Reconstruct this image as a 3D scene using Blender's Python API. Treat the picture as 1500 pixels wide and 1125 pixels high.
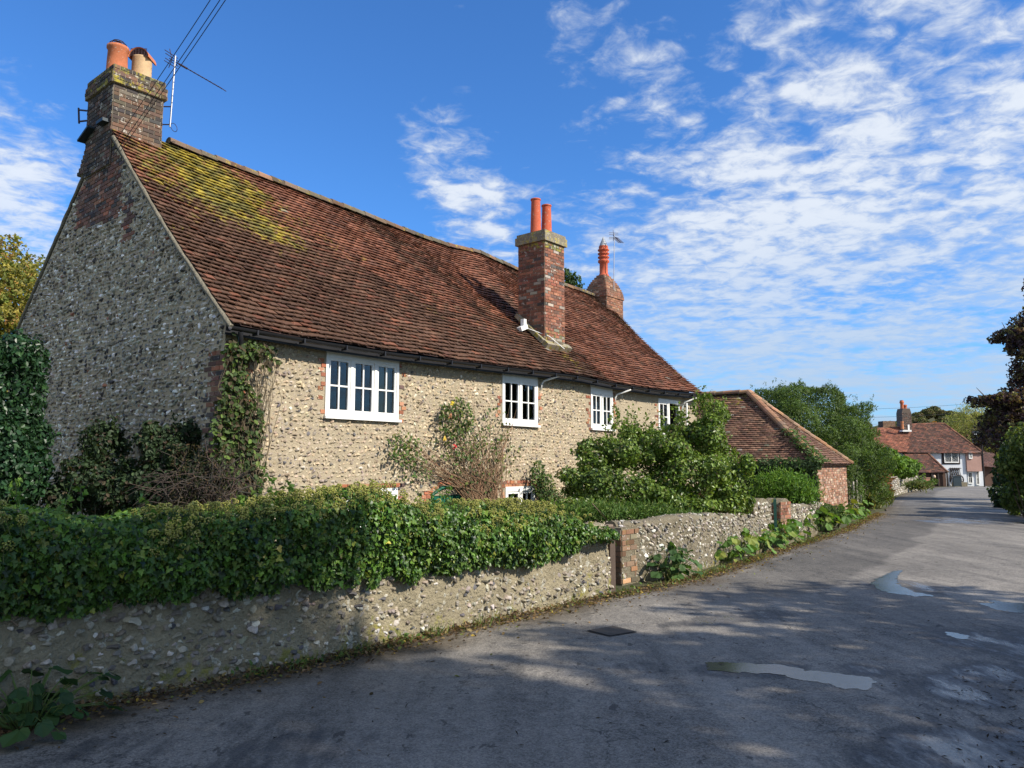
import bpy, math
import numpy as np
from mathutils import Vector, Matrix
for o in list(bpy.data.objects): bpy.data.objects.remove(o)
SC = bpy.context.scene
# ------------------------------------------------------------------ camera
F = 1127.0; H = 1.65; PITCH = math.atan((682-562.5)/F)
cd = bpy.data.cameras.new('camera'); cam = bpy.data.objects.new('camera', cd)
SC.collection.objects.link(cam); SC.camera = cam
cd.sensor_width = 36; cd.lens = 36*F/1500; cd.clip_start = .05; cd.clip_end = 6000
cam.location = (0, 0, H); cam.rotation_euler = (math.pi/2+PITCH, 0, 0)
SC.render.resolution_x = 1024; SC.render.resolution_y = 768
# ------------------------------------------------------------------ light
SUN_AZ = math.radians(118); SUN_EL = math.radians(37)
SKY_STR = .09; SUN_STR = 4.9
sl = bpy.data.lights.new('sun', 'SUN'); sl.energy = SUN_STR; sl.angle = math.radians(.53); sl.color = (1, .93, .82)
so = bpy.data.objects.new('sun', sl); SC.collection.objects.link(so)
sd = Vector((math.sin(SUN_AZ)*math.cos(SUN_EL), math.cos(SUN_AZ)*math.cos(SUN_EL), math.sin(SUN_EL)))
so.rotation_euler = sd.to_track_quat('Z', 'Y').to_euler()
SC.view_settings.view_transform = 'Standard'; SC.view_settings.look = 'None'
SC.view_settings.exposure = .48; SC.view_settings.gamma = 1

def nd(nt, t, **k):
    n = nt.nodes.new(t)
    for a, b in k.items(): setattr(n, a, b)
    return n
def mth(nt, op, a, b=None, clamp=False):
    n = nt.nodes.new('ShaderNodeMath'); n.operation = op; n.use_clamp = clamp
    for i, x in enumerate((a, b)):
        if x is None: continue
        if isinstance(x, (int, float)): n.inputs[i].default_value = x
        else: nt.links.new(x, n.inputs[i])
    return n.outputs[0]
def ramp(nt, x, a, b, smooth=True):
    n = nt.nodes.new('ShaderNodeMapRange'); n.interpolation_type = 'SMOOTHSTEP' if smooth else 'LINEAR'
    nt.links.new(x, n.inputs[0]); n.inputs[1].default_value = a; n.inputs[2].default_value = b
    return n.outputs[0]
def mixc(nt, f, a, b, bt='MIX'):
    n = nt.nodes.new('ShaderNodeMix'); n.data_type = 'RGBA'; n.blend_type = bt
    for i, x in ((0, f), (6, a), (7, b)):
        if isinstance(x, (int, float)): n.inputs[i].default_value = x
        elif isinstance(x, tuple): n.inputs[i].default_value = (*x[:3], 1)
        else: nt.links.new(x, n.inputs[i])
    return n.outputs[2]
def noise(nt, vec, scale, detail=4, rough=.55, dist=0, out=0):
    n = nt.nodes.new('ShaderNodeTexNoise'); n.inputs['Scale'].default_value = scale
    n.inputs['Detail'].default_value = detail; n.inputs['Roughness'].default_value = rough
    n.inputs['Distortion'].default_value = dist
    if vec is not None: nt.links.new(vec, n.inputs['Vector'])
    return n.outputs[out]
def mapping(nt, vec, sc=(1, 1, 1), rot=(0, 0, 0), loc=(0, 0, 0)):
    n = nt.nodes.new('ShaderNodeMapping'); nt.links.new(vec, n.inputs[0])
    n.inputs['Scale'].default_value = sc; n.inputs['Rotation'].default_value = rot; n.inputs['Location'].default_value = loc
    return n.outputs[0]

# sky: Nishita with high mackerel cloud laid on a plane far overhead
W = bpy.data.worlds.new('World'); SC.world = W; W.use_nodes = True
nt = W.node_tree; nt.nodes.clear()
sky = nd(nt, 'ShaderNodeTexSky', sky_type='NISHITA'); sky.sun_disc = False
sky.sun_elevation = SUN_EL; sky.sun_rotation = SUN_AZ; sky.air_density = 1.0; sky.dust_density = .4; sky.ozone_density = 2.5
tc = nd(nt, 'ShaderNodeTexCoord'); g = tc.outputs['Generated']
sp = nd(nt, 'ShaderNodeSeparateXYZ'); nt.links.new(g, sp.inputs[0])
zz = mth(nt, 'ADD', mth(nt, 'MAXIMUM', sp.outputs[2], 0.0), .10)
cb = nd(nt, 'ShaderNodeCombineXYZ')
nt.links.new(mth(nt, 'DIVIDE', sp.outputs[0], zz), cb.inputs[0]); nt.links.new(mth(nt, 'DIVIDE', sp.outputs[1], zz), cb.inputs[1])
P = cb.outputs[0]
n_big = noise(nt, mapping(nt, P, (1, 1, 1), (0, 0, .5), (3.1, 1.7, 0)), 1.1, 3, .5)
n_mid = noise(nt, mapping(nt, P, (1, 1.15, 1), (0, 0, -.35), (1.2, 4.4, 0)), 5.0, 5, .55, .25)
n_fin = noise(nt, mapping(nt, P, (1, 1.0, 1), (0, 0, -.35)), 13, 6, .62, .4)
def sky_dir(u, v):
    cx = (u-750)/F; cy = (562.5-v)/F
    return Vector((cx, math.cos(PITCH)-math.sin(PITCH)*cy, math.sin(PITCH)+math.cos(PITCH)*cy)).normalized()
bias = None
for (u, v, r0, r1, w) in [(1280, 430, .10, .62, .16), (1380, 160, .05, .5, .10), (1150, 60, .05, .28, .0), (650, 225, .01, .11, .26), (690, 310, .01, .11, .28), (600, 180, .0, .09, .20),
                          (20, 330, .03, .17, .36), (10, 180, .0, .12, .12), (400, 150, .05, .32, -.34), (300, 330, .02, .3, -.2), (560, 420, .0, .14, -.2), (800, 120, .0, .2, -.04), (830, 60, .0, .10, .10), (1100, 520, .02, .30, .10), (1050, 330, .0, .22, .06)]:
    dv = sky_dir(u, v)
    dt = nd(nt, 'ShaderNodeVectorMath', operation='DISTANCE'); nt.links.new(g, dt.inputs[0]); dt.inputs[1].default_value = dv
    t = mth(nt, 'MULTIPLY', ramp(nt, dt.outputs['Value'], r1, r0), w)
    bias = t if bias is None else mth(nt, 'ADD', bias, t)
dens = mth(nt, 'ADD', mth(nt, 'MULTIPLY', n_big, .30), mth(nt, 'MULTIPLY', n_mid, .80))
dens = mth(nt, 'ADD', dens, mth(nt, 'MULTIPLY', n_fin, .78))
dens = mth(nt, 'ADD', dens, bias)
dens = mth(nt, 'ADD', dens, mth(nt, 'MULTIPLY', ramp(nt, sp.outputs[1], .25, -.35), .34))   # unseen cloud added behind the viewer to make the fill light less blue
cov = ramp(nt, dens, .98, 1.36)
shade = ramp(nt, dens, 1.06, 1.42)
veil = mth(nt, 'MULTIPLY', mth(nt, 'MULTIPLY', ramp(nt, sp.outputs[2], .42, .06), ramp(nt, sp.outputs[0], -.1, .35)), ramp(nt, mth(nt, 'ADD', n_big, mth(nt, 'MULTIPLY', n_mid, .35)), .45, .85))
skyc = mixc(nt, 1.0, sky.outputs[0], (.54, 1.06, 1.66), 'MULTIPLY')
cloudc = mixc(nt, shade, (4.6, 5.3, 6.5), (7.0, 7.4, 7.9))
lowk = ramp(nt, sp.outputs[2], .02, .34)
cloudc = mixc(nt, lowk, (3.9, 4.8, 6.0), cloudc)
skyc = mixc(nt, mth(nt, 'MULTIPLY', veil, .62), skyc, (4.3, 5.3, 6.7))
fin = mixc(nt, mth(nt, 'MULTIPLY', cov, mth(nt, 'ADD', .50, mth(nt, 'MULTIPLY', lowk, .38))), skyc, cloudc)
hz = ramp(nt, sp.outputs[2], .16, -.02)
fin = mixc(nt, mth(nt, 'MULTIPLY', hz, .45), fin, (3.3, 4.6, 6.4))
bg = nd(nt, 'ShaderNodeBackground'); nt.links.new(fin, bg.inputs[0]); bg.inputs[1].default_value = SKY_STR
wo = nd(nt, 'ShaderNodeOutputWorld'); nt.links.new(bg.outputs[0], wo.inputs[0])

# ------------------------------------------------------------------ projection helpers (photo pixel -> point at a known distance)
def ray(u, v):
    cx = (u-750)/F; cy = (562.5-v)/F
    return np.array([cx, math.cos(PITCH)-math.sin(PITCH)*cy, math.sin(PITCH)+math.cos(PITCH)*cy])
O3 = np.array([0, 0, H])
def at(u, v, Y): r = ray(u, v); return O3+r*(Y/r[1])
def gh(y): return -.0135*np.clip(np.asarray(y, float)-22, 0, 110)
def gz(u, v, z=None):
    r = ray(u, v); s = (0-H)/r[2] if z is None else (z-H)/r[2]
    if z is None:
        for _ in range(40): s = .5*s+.5*(float(gh(s*r[1]))-H)/r[2]
    return O3+r*s
def pln(u, v, P, n):
    r = ray(u, v); n = np.array([n[0], n[1], 0.]); P = np.array([P[0], P[1], 0.])
    return O3+r*(np.dot(P-O3*[1, 1, 0], n)/np.dot(r, n))
RS = np.random.RandomState(7)
# ------------------------------------------------------------------ numpy value noise
def vnoise(p, seed=0):
    p = np.asarray(p, float); i = np.floor(p).astype(np.int64); f = p-i; f = f*f*(3-2*f)
    def h(ix, iy, iz):
        n = (ix*374761393+iy*668265263+iz*2147483647+seed*974634777) & 0xffffffff
        n = ((n ^ (n >> 13))*1274126177) & 0xffffffff
        return ((n ^ (n >> 16)) & 0xffff)/65535.
    r = 0
    for dx in (0, 1):
        for dy in (0, 1):
            for dz in (0, 1):
                w = (f[..., 0] if dx else 1-f[..., 0])*(f[..., 1] if dy else 1-f[..., 1])*(f[..., 2] if dz else 1-f[..., 2])
                r = r+w*h(i[..., 0]+dx, i[..., 1]+dy, i[..., 2]+dz)
    return r
def fbm(p, o=3, seed=0):
    p = np.asarray(p, float); s = 0; a = .5; t = 0
    for k in range(o): s = s+a*vnoise(p*2**k, seed+k); t += a; a *= .5
    return s/t
def P3(x, y, z=0): return np.stack([np.broadcast_to(x, np.broadcast(x, y, z).shape), np.broadcast_to(y, np.broadcast(x, y, z).shape), np.broadcast_to(z, np.broadcast(x, y, z).shape)], -1).astype(float)
def nrm(v): v = np.asarray(v, float); return v/(np.linalg.norm(v, axis=-1, keepdims=True)+1e-9)
# ------------------------------------------------------------------ mesh builder
ORG = {}
class MB:
    def __init__(s): s.V = []; s.F = []; s.C = []; s.M = []; s.n = 0
    def add(s, V, F, mi=0, col=(.5, .5, .5), moss=0., smooth=False):
        V = np.asarray(V, float).reshape(-1, 3); F = np.asarray(F, np.int64)
        if len(V) == 0 or len(F) == 0: return s
        s.V.append(V); s.F.append((F+s.n, mi, smooth)); s.n += len(V)
        s.C.append(np.broadcast_to(np.asarray(col, float), (len(V), 3))); s.M.append(np.broadcast_to(np.asarray(moss, float), (len(V),)))
        return s
    def inst(s, TV, TF, R, P, col, mi=0, smooth=False, moss=0.):
        N = len(P); k = len(TV)
        if N == 0: return s
        V = np.einsum('nij,kj->nki', R, TV)+P[:, None, :]
        Fc = (np.arange(N)[:, None, None]*k+np.asarray(TF)[None]).reshape(-1, np.asarray(TF).shape[1])
        col = np.asarray(col, float)
        if col.ndim == 2: col = np.repeat(col, k, 0)
        if not np.isscalar(moss): moss = np.repeat(moss, k)
        return s.add(V.reshape(-1, 3), Fc, mi, col, moss, smooth)
    def build(s, name, mats, parent=None, label=None, cat=None, group=None, kind=None, org=None):
        V = np.concatenate(s.V); C = np.concatenate(s.C); Mo = np.concatenate(s.M)
        if parent is not None: o0 = ORG[parent.name]
        else: o0 = np.array(org if org is not None else (0, 0, 0), float)
        me = bpy.data.meshes.new(name)
        me.vertices.add(len(V)); me.vertices.foreach_set('co', (V-o0).astype(np.float32).ravel())
        lv = []; ls = []; mi = []; sm = []; st = 0
        for Fa, m, smo in s.F:
            k = Fa.shape[1]; lv.append(Fa.ravel()); ls.append(st+np.arange(len(Fa))*k); st += Fa.size
            mi.append(np.full(len(Fa), m)); sm.append(np.full(len(Fa), smo))
        lv = np.concatenate(lv); ls = np.concatenate(ls)
        me.loops.add(len(lv)); me.loops.foreach_set('vertex_index', lv.astype(np.int32))
        me.polygons.add(len(ls)); me.polygons.foreach_set('loop_start', ls.astype(np.int32))
        me.polygons.foreach_set('material_index', np.concatenate(mi).astype(np.int32))
        me.polygons.foreach_set('use_smooth', np.concatenate(sm))
        me.update(calc_edges=True)
        a = me.color_attributes.new('Col', 'FLOAT_COLOR', 'POINT')
        a.data.foreach_set('color', np.concatenate([C, np.ones((len(C), 1))], 1).astype(np.float32).ravel())
        b = me.attributes.new('Moss', 'FLOAT', 'POINT'); b.data.foreach_set('value', Mo.astype(np.float32))
        me.validate()
        for m in (mats if isinstance(mats, (list, tuple)) else [mats]): me.materials.append(m)
        o = bpy.data.objects.new(name, me); SC.collection.objects.link(o)
        if parent is not None: o.parent = parent
        else: o.location = o0
        ORG[o.name] = o0
        tag(o, label, cat, group, kind)
        return o
def tag(o, label=None, cat=None, group=None, kind=None):
    for k, v in (('label', label), ('category', cat), ('group', group), ('kind', kind)):
        if v: o[k] = v
def thing(name, loc, label, cat, group=None):
    o = bpy.data.objects.new(name, None); SC.collection.objects.link(o); o.location = loc; o.empty_display_size = .2
    ORG[o.name] = np.array(loc, float); tag(o, label, cat, group); return o
# ------------------------------------------------------------------ shape helpers
BOXV = np.array([(x, y, z) for x in (-.5, .5) for y in (-.5, .5) for z in (-.5, .5)], float)
BOXF = np.array([(0, 1, 3, 2), (4, 6, 7, 5), (0, 4, 5, 1), (2, 3, 7, 6), (0, 2, 6, 4), (1, 5, 7, 3)])
def box(mb, c, size, ax=None, mi=0, col=(.5, .5, .5), moss=0.):
    """box centred at c with extents size along axes ax (rows)"""
    ax = np.eye(3) if ax is None else np.asarray(ax, float)
    mb.add((BOXV*np.asarray(size, float))@ax+np.asarray(c, float), BOXF, mi, col, moss)
def quad(mb, pts, mi=0, col=(.5, .5, .5), moss=0.): mb.add(pts, [list(range(len(pts)))], mi, col, moss)
def tube(mb, pts, rad, n=8, mi=0, col=(.5, .5, .5), smooth=True, cap=True):
    pts = np.asarray(pts, float); m = len(pts); rad = np.broadcast_to(rad, (m,))
    T = nrm(np.gradient(pts, axis=0)); up = np.array([0, 0, 1.]) if abs(T[0][2]) < .9 else np.array([1., 0, 0])
    A = nrm(np.cross(T, up)); B = np.cross(T, A); th = np.arange(n)*2*math.pi/n
    V = pts[:, None]+rad[:, None, None]*(np.cos(th)[None, :, None]*A[:, None]+np.sin(th)[None, :, None]*B[:, None])
    Fq = [(i*n+j, i*n+(j+1) % n, (i+1)*n+(j+1) % n, (i+1)*n+j) for i in range(m-1) for j in range(n)]
    mb.add(V.reshape(-1, 3), Fq, mi, col, 0, smooth)
    if cap:
        mb.add(V[0], [list(range(n))[::-1]], mi, col); mb.add(V[-1], [list(range(n))], mi, col)
def lathe(mb, c, prof, n=20, mi=0, col=(.5, .5, .5), axis=(0, 0, 1), moss=0.):
    """prof rows (radius, height)"""
    axis = nrm(axis); a = nrm(np.cross(axis, (0.3, 1, 0.1))); b = np.cross(axis, a); th = np.arange(n)*2*math.pi/n
    V = []
    for r, h in prof: V.append(np.asarray(c)+axis*h+r*(np.cos(th)[:, None]*a+np.sin(th)[:, None]*b))
    Fq = [(i*n+j, i*n+(j+1) % n, (i+1)*n+(j+1) % n, (i+1)*n+j) for i in range(len(prof)-1) for j in range(n)]
    mb.add(np.concatenate(V), Fq, mi, col, moss, True)
def ico(sub):
    t = (1+5**.5)/2
    V = [(-1, t, 0), (1, t, 0), (-1, -t, 0), (1, -t, 0), (0, -1, t), (0, 1, t), (0, -1, -t), (0, 1, -t), (t, 0, -1), (t, 0, 1), (-t, 0, -1), (-t, 0, 1)]
    Fc = [(0, 11, 5), (0, 5, 1), (0, 1, 7), (0, 7, 10), (0, 10, 11), (1, 5, 9), (5, 11, 4), (11, 10, 2), (10, 7, 6), (7, 1, 8), (3, 9, 4), (3, 4, 2), (3, 2, 6), (3, 6, 8), (3, 8, 9), (4, 9, 5), (2, 4, 11), (6, 2, 10), (8, 6, 7), (9, 8, 1)]
    V = [nrm(v) for v in V]
    for _ in range(sub):
        nf = []; cache = {}
        def mid(a, b):
            k = (min(a, b), max(a, b))
            if k not in cache: cache[k] = len(V); V.append(nrm(V[a]+V[b]))
            return cache[k]
        for a, b, c in Fc:
            ab, bc, ca = mid(a, b), mid(b, c), mid(c, a); nf += [(a, ab, ca), (b, bc, ab), (c, ca, bc), (ab, bc, ca)]
        Fc = nf
    return np.array(V), np.array(Fc)
def half(V, Fc, ax, lim):          # drop the buried side of a stone
    keep = V[Fc][:, :, ax].mean(1) > lim; Fc = Fc[keep]; u, inv = np.unique(Fc, return_inverse=True)
    return V[u], inv.reshape(-1, 3)
STONES = {}
for sub in (1, 2):
    L = []
    for k in range(7):
        V, Fc = ico(sub); q = V*(.50+1.0*fbm(V*1.5+k*7.3+20, 3, k))[:, None]
        pl_ = nrm(np.random.RandomState(k).randn(6, 3))          # knapped faces
        for nn in pl_:
            dd = q@nn; ov = dd > .58; q[ov] -= nn*(dd[ov]-.58)[:, None]*.9
        keepV, keepF = half(q, Fc, 1, -.25); L.append((keepV, keepF))
    STONES[sub] = L
def palette(N, cols, w, jit=.15, rs=RS):
    cols = np.array(cols); w = np.array(list(w)+[1]*9, float)[:len(cols)]; c = cols[rs.choice(len(cols), N, p=w/w.sum())]
    return np.clip(c*(1+jit*rs.randn(N, 1))*(1+.03*rs.randn(N, 3)), .005, 1)
def stones(mb, O, A, N, a0, a1, z0, z1, region, size, cols, w, sub=1, tilt=(-.3, .5), asp=(1.0, 1.6), depth=.5, mi=1, jit=.2, gap=1.12, shade=None, rs=RS, U=(0, 0, 1), bury=.30):
    """coursed field flints: A along, U up, N out of the wall"""
    O = np.asarray(O, float); A = nrm(A); N = nrm(N); U = nrm(U)
    aa = []; zz = []; ss = []
    z = z0
    while z < z1:
        rowh = size*rs.uniform(.9, 1.1); a = a0+rs.rand()*size
        while a < a1:
            s = size*rs.uniform(.6, 1.35); aa.append(a); zz.append(z+rs.uniform(-.22, .22)*size+.03*math.sin(a*1.7+z)); ss.append(s); a += s*gap*rs.uniform(.8, 1.2)
        z += rowh*.93
    aa = np.array(aa); zz = np.array(zz); ss = np.array(ss)
    k = region(aa, zz); aa, zz, ss = aa[k], zz[k], ss[k]; n = len(aa)
    P = O+aa[:, None]*A+zz[:, None]*U-N*(bury*ss[:, None]*depth)
    th = rs.uniform(tilt[0], tilt[1], n); ar = rs.uniform(*asp, n)
    ca, sa = np.cos(th)[:, None], np.sin(th)[:, None]
    X = (A*ca+U*sa); Z = (-A*sa+U*ca); h = ss[:, None]*.5
    ny = nrm(N+rs.randn(n, 3)*.14)
    R = np.stack([X*h*np.sqrt(ar)[:, None], ny*h*depth*2*rs.uniform(.6, 1.15, (n, 1)), Z*h/np.sqrt(ar)[:, None]], -1)
    C = palette(n, cols, w, jit, rs)
    if shade is not None: C = shade(aa, zz, C)
    v = rs.randint(0, 7, n)
    for j in range(7):
        m = v == j; TV, TF = STONES[sub][j]; mb.inst(TV, TF, R[m], P[m], C[m], mi, False)
BRICKC = [(.33, .12, .065), (.26, .10, .06), (.38, .17, .09), (.20, .10, .075), (.13, .085, .075), (.42, .22, .13)]
def bricks(mb, O, A, N, a0, a1, z0, z1, region=None, bl=.225, bh=.075, cols=BRICKC, w=(4, 4, 3, 3, 2, 1), proud=.012, mi=1, jit=.16, off=0, moss=None, rs=RS, U=(0, 0, 1), alt=True):
    O = np.asarray(O, float); A = nrm(A); N = nrm(N); U = nrm(U)
    c = []; r = 0; z = z0+bh/2
    while z < z1-bh*.3:
        a = a0-(bl*.5 if (r+off) % 2 and alt else 0)
        while a < a1-.01:
            s, e = max(a, a0), min(a+bl, a1)
            if e-s > .03: c.append(((s+e)/2, z, e-s-.012))
            a += bl
        z += bh; r += 1
    c = np.array(c)
    if region is not None: c = c[region(c[:, 0], c[:, 1])]
    n = len(c)
    if n == 0: return
    P = O+c[:, :1]*A+c[:, 1:2]*U+N*(proud-.02+rs.uniform(-.005, .004, (n, 1)))
    R = np.stack([A*c[:, 2:3]*rs.uniform(.96, 1, (n, 1)), N*np.full((n, 1), .04), U*np.full((n, 1), bh-.012)], -1)
    C = palette(n, cols, w, jit, rs)
    BV = BOXV.copy()
    mb.inst(BV, BOXF, R, P, C, mi, moss=0. if moss is None else moss(P))
def tiles(mb, S, nrow, ncol, region=None, th=.02, lift=.014, jit=1., col=None, mossf=None, mi=0, rs=RS, stag=True, lapk=1.25):
    """plain clay tiles laid in courses on surface S(u,w), u along, w up"""
    us = []; ws = []
    for r in range(nrow):
        u = (np.arange(ncol+1)-(.5 if r % 2 and stag else 0))/ncol; us.append(u); ws.append(np.full(len(u), r/nrow))
    u = np.concatenate(us); w = np.concatenate(ws); n = len(u)
    u0 = np.clip(u, 0, 1); u1 = np.clip(u+1./ncol, 0, 1); ok = (u1-u0) > .2/ncol
    if region is not None:
        Pm = S((u0+u1)/2, w+.5/nrow); ok &= region(Pm)
    u0, u1, w = u0[ok], u1[ok], w[ok]; n = len(u0)
    g = .03/ncol; w1 = np.minimum(w+lapk/nrow, 1.0); dwn = rs.uniform(-.06, .06, n)/nrow*jit
    wl = w+dwn
    a, b, c, d = S(u0+g, wl), S(u1-g, wl), S(u1-g, w1), S(u0+g, w1)
    N = nrm(np.cross(b-a, d-a)); l0 = (lift+rs.uniform(-.004, .006, n)*jit)[:, None]; tw = (rs.uniform(-.004, .005, n)*jit)[:, None]; up = .002
    # slight camber: middle column of verts
    m0 = (a+b)/2+N*(l0+.005); m1 = (c+d)/2+N*(up+.004)
    A_, B_ = a+N*(l0+tw), b+N*(l0-tw); C_, D_ = c+N*up, d+N*up
    fa, fm, fb = A_-N*th, m0-N*th, B_-N*th
    V = np.stack([A_, m0, B_, C_, m1, D_, fa, fm, fb], 1)
    TF = np.array([(0, 1, 4, 5), (1, 2, 3, 4), (6, 7, 1, 0), (7, 8, 2, 1), (6, 0, 5, 5), (2, 8, 3, 3)])
    Fq = (np.arange(n)[:, None, None]*9+TF[:4][None]).reshape(-1, 4)
    Ft = (np.arange(n)[:, None, None]*9+np.array([(6, 0, 5), (2, 8, 3)])[None]).reshape(-1, 3)
    ctr = (a+c)/2; col_ = col(ctr, rs) if col else np.full((n, 3), .2)
    ms = mossf(ctr) if mossf else np.zeros(n)
    s0 = mb.n; mb.add(V.reshape(-1, 3), Fq, mi, np.repeat(col_, 9, 0), np.repeat(ms, 9))
    mb.F.append((Ft+s0, mi, False))
def patch(mb, S, nu, nv, mi=0, col=(.1, .05, .04), off=0.):
    u, v = np.meshgrid(np.linspace(0, 1, nu+1), np.linspace(0, 1, nv+1)); V = S(u.ravel(), v.ravel())
    V = V+np.array([0, 0, off]); m = nu+1
    mb.add(V, [(j*m+i, j*m+i+1, (j+1)*m+i+1, (j+1)*m+i) for j in range(nv) for i in range(nu)], mi, col, 0, True)
def ridge_tiles(mb, pts, r=.12, step=.3, mi=0, cols=((.30, .13, .08), (.22, .13, .09)), moss=.3, rs=RS, n=7):
    pts = np.asarray(pts, float); seg = np.linalg.norm(np.diff(pts, axis=0), axis=1); L = np.concatenate([[0], np.cumsum(seg)])
    k = max(1, int(L[-1]/step))
    for i in range(k):
        s0, s1 = i*L[-1]/k, (i+1)*L[-1]/k+.03
        p = np.array([[np.interp(s, L, pts[:, c]) for c in range(3)] for s in (s0, min(s1, L[-1]))])
        T = nrm(p[1]-p[0]); A = nrm(np.cross(T, (0, 0, 1))); B = nrm(np.cross(A, T))
        th = np.linspace(-.25, math.pi+.25, n); c = palette(1, cols, np.ones(len(cols)), .18, rs)[0]
        rr = r*rs.uniform(.94, 1.06); dz = rs.uniform(-.008, .01)
        V = np.concatenate([p[0]+B*(dz+.012)+(rr*1.04)*(np.cos(th)[:, None]*A+np.sin(th)[:, None]*B*.85), p[1]+B*dz+rr*(np.cos(th)[:, None]*A+np.sin(th)[:, None]*B*.85)])
        Fq = [(j, j+1, n+j+1, n+j) for j in range(n-1)]
        mb.add(V, Fq, mi, c, moss); mb.add(np.concatenate([V[:n], [p[0]-B*.03]]), [(j+1, j, n) for j in range(n-1)], mi, (.25, .22, .16), 0)
# ------------------------------------------------------------------ leaves
def leaf_t(kind):
    if kind == 'oval':
        V = np.array([(0, 0, 0), (.32, .32, .10), (.26, .72, .06), (0, 1, -.05), (-.26, .72, .06), (-.32, .32, .10), (0, .5, -.03)]); Fc = [(0, 1, 6), (1, 2, 6), (2, 3, 6), (3, 4, 6), (4, 5, 6), (5, 0, 6)]
    elif kind == 'ivy':
        V = np.array([(0, .12, 0), (.30, -.02, .06), (.52, .30, .02), (.26, .46, .05), (.24, .66, .03), (0, 1, -.08), (-.24, .66, .03), (-.26, .46, .05), (-.52, .30, .02), (-.30, -.02, .06), (0, .45, -.05)])
        Fc = [(i, (i+1) % 10, 10) for i in range(10)]
    elif kind == 'slim':
        V = np.array([(0, 0, 0), (.13, .45, .05), (0, 1, -.06), (-.13, .45, .05), (0, .45, -.02)]); Fc = [(0, 1, 4), (1, 2, 4), (2, 3, 4), (3, 0, 4)]
    elif kind == 'blade':
        V = np.array([(-.035, 0, 0), (.035, 0, 0), (.02, .6, .04), (0, 1, .14), (-.02, .6, .04)]); Fc = [(0, 1, 2), (0, 2, 4), (4, 2, 3)]
    elif kind == 'round':
        th = np.linspace(-1.35, 4.5, 13); r = .5+.04*np.cos(th*5)
        V = np.concatenate([[(0, .12, -.03)], np.stack([r*np.cos(th), .5+r*np.sin(th), .07*np.cos(th*3)], 1)]); Fc = [(0, i, i+1) for i in range(1, 13)]
    else:                                   # clump of three little blades for far crowns
        V = np.array([(0, 0, 0), (.4, .25, .1), (.15, .75, -.05), (-.1, .3, .2), (-.45, .4, -.1), (-.5, .0, .2), (.1, -.1, 0), (.3, -.5, .15), (-.15, -.5, -.1)])
        Fc = [(0, 1, 2), (0, 2, 3), (0, 4, 5), (3, 4, 0), (6, 7, 8), (0, 8, 5)]
    return V, np.array(Fc)
LT = {k: leaf_t(k) for k in ('oval', 'ivy', 'slim', 'blade', 'round', 'clump')}
def leaves(mb, P, N, size, kind, cols, w, jit=.22, droop=.5, spread=.55, mi=0, rs=RS, sj=.35, up=None, patchy=0, pscale=1.2):
    n = len(P)
    if n == 0: return
    nn = nrm(N+rs.randn(n, 3)*spread)
    t = nrm(rs.randn(n, 3)+(np.array([0, 0, -droop*2]) if up is None else np.array(up)))
    t = nrm(t-nn*(t*nn).sum(1, keepdims=True)); b = np.cross(t, nn)
    s = (size*(1+sj*rs.uniform(-1, 1, n)))[:, None]
    R = np.stack([b*s, t*s, nn*s], -1); C = palette(n, cols, w, jit, rs)
    if patchy: C = C*(1+patchy*(fbm(P*pscale+50, 3, 5)-.5)*2)[:, None]
    TV, TF = LT[kind]; mb.inst(TV, TF, R, P, np.clip(C, .003, 1), mi)
def blobs_pts(bl, n, rs=RS, inner=.35, lump=.22, ls=1.3, zmin=None, cut=.72):
    """points on and just inside a union of ellipsoids, with their outward normals"""
    bl = np.array(bl, float); c, r = bl[:, :3], bl[:, 3:6]
    ar = (r[:, 0]*r[:, 1]+r[:, 1]*r[:, 2]+r[:, 0]*r[:, 2]); k = rs.choice(len(bl), n, p=ar/ar.sum())
    d = nrm(rs.randn(n, 3)); f = 1-np.abs(rs.randn(n))*inner*.35
    P = c[k]+d*r[k]*f[:, None]; lm = 1+lump*(fbm(P*ls+31, 3, 3)-.5)*2; P = c[k]+d*r[k]*(f*lm)[:, None]
    q = (((P[:, None]-c[None])/r[None])**2).sum(-1); q[np.arange(n), k] = 9
    ok = q.min(1) > cut**2
    if zmin is not None: ok &= P[:, 2] > zmin
    N = nrm(d/r[k]); return P[ok], N[ok]
def shaggy(bl, rs, k=6):
    out = []
    for b in bl:
        c, r = np.array(b[:3]), np.array(b[3:6]); out.append((*c, *(r*.78)))
        for _ in range(k):
            d = nrm(rs.randn(3)); f = rs.uniform(.22, .48); out.append((*(c+d*r*rs.uniform(.55, .92)), *(r*f*rs.uniform(.8, 1.2, 3))))
    return out
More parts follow.
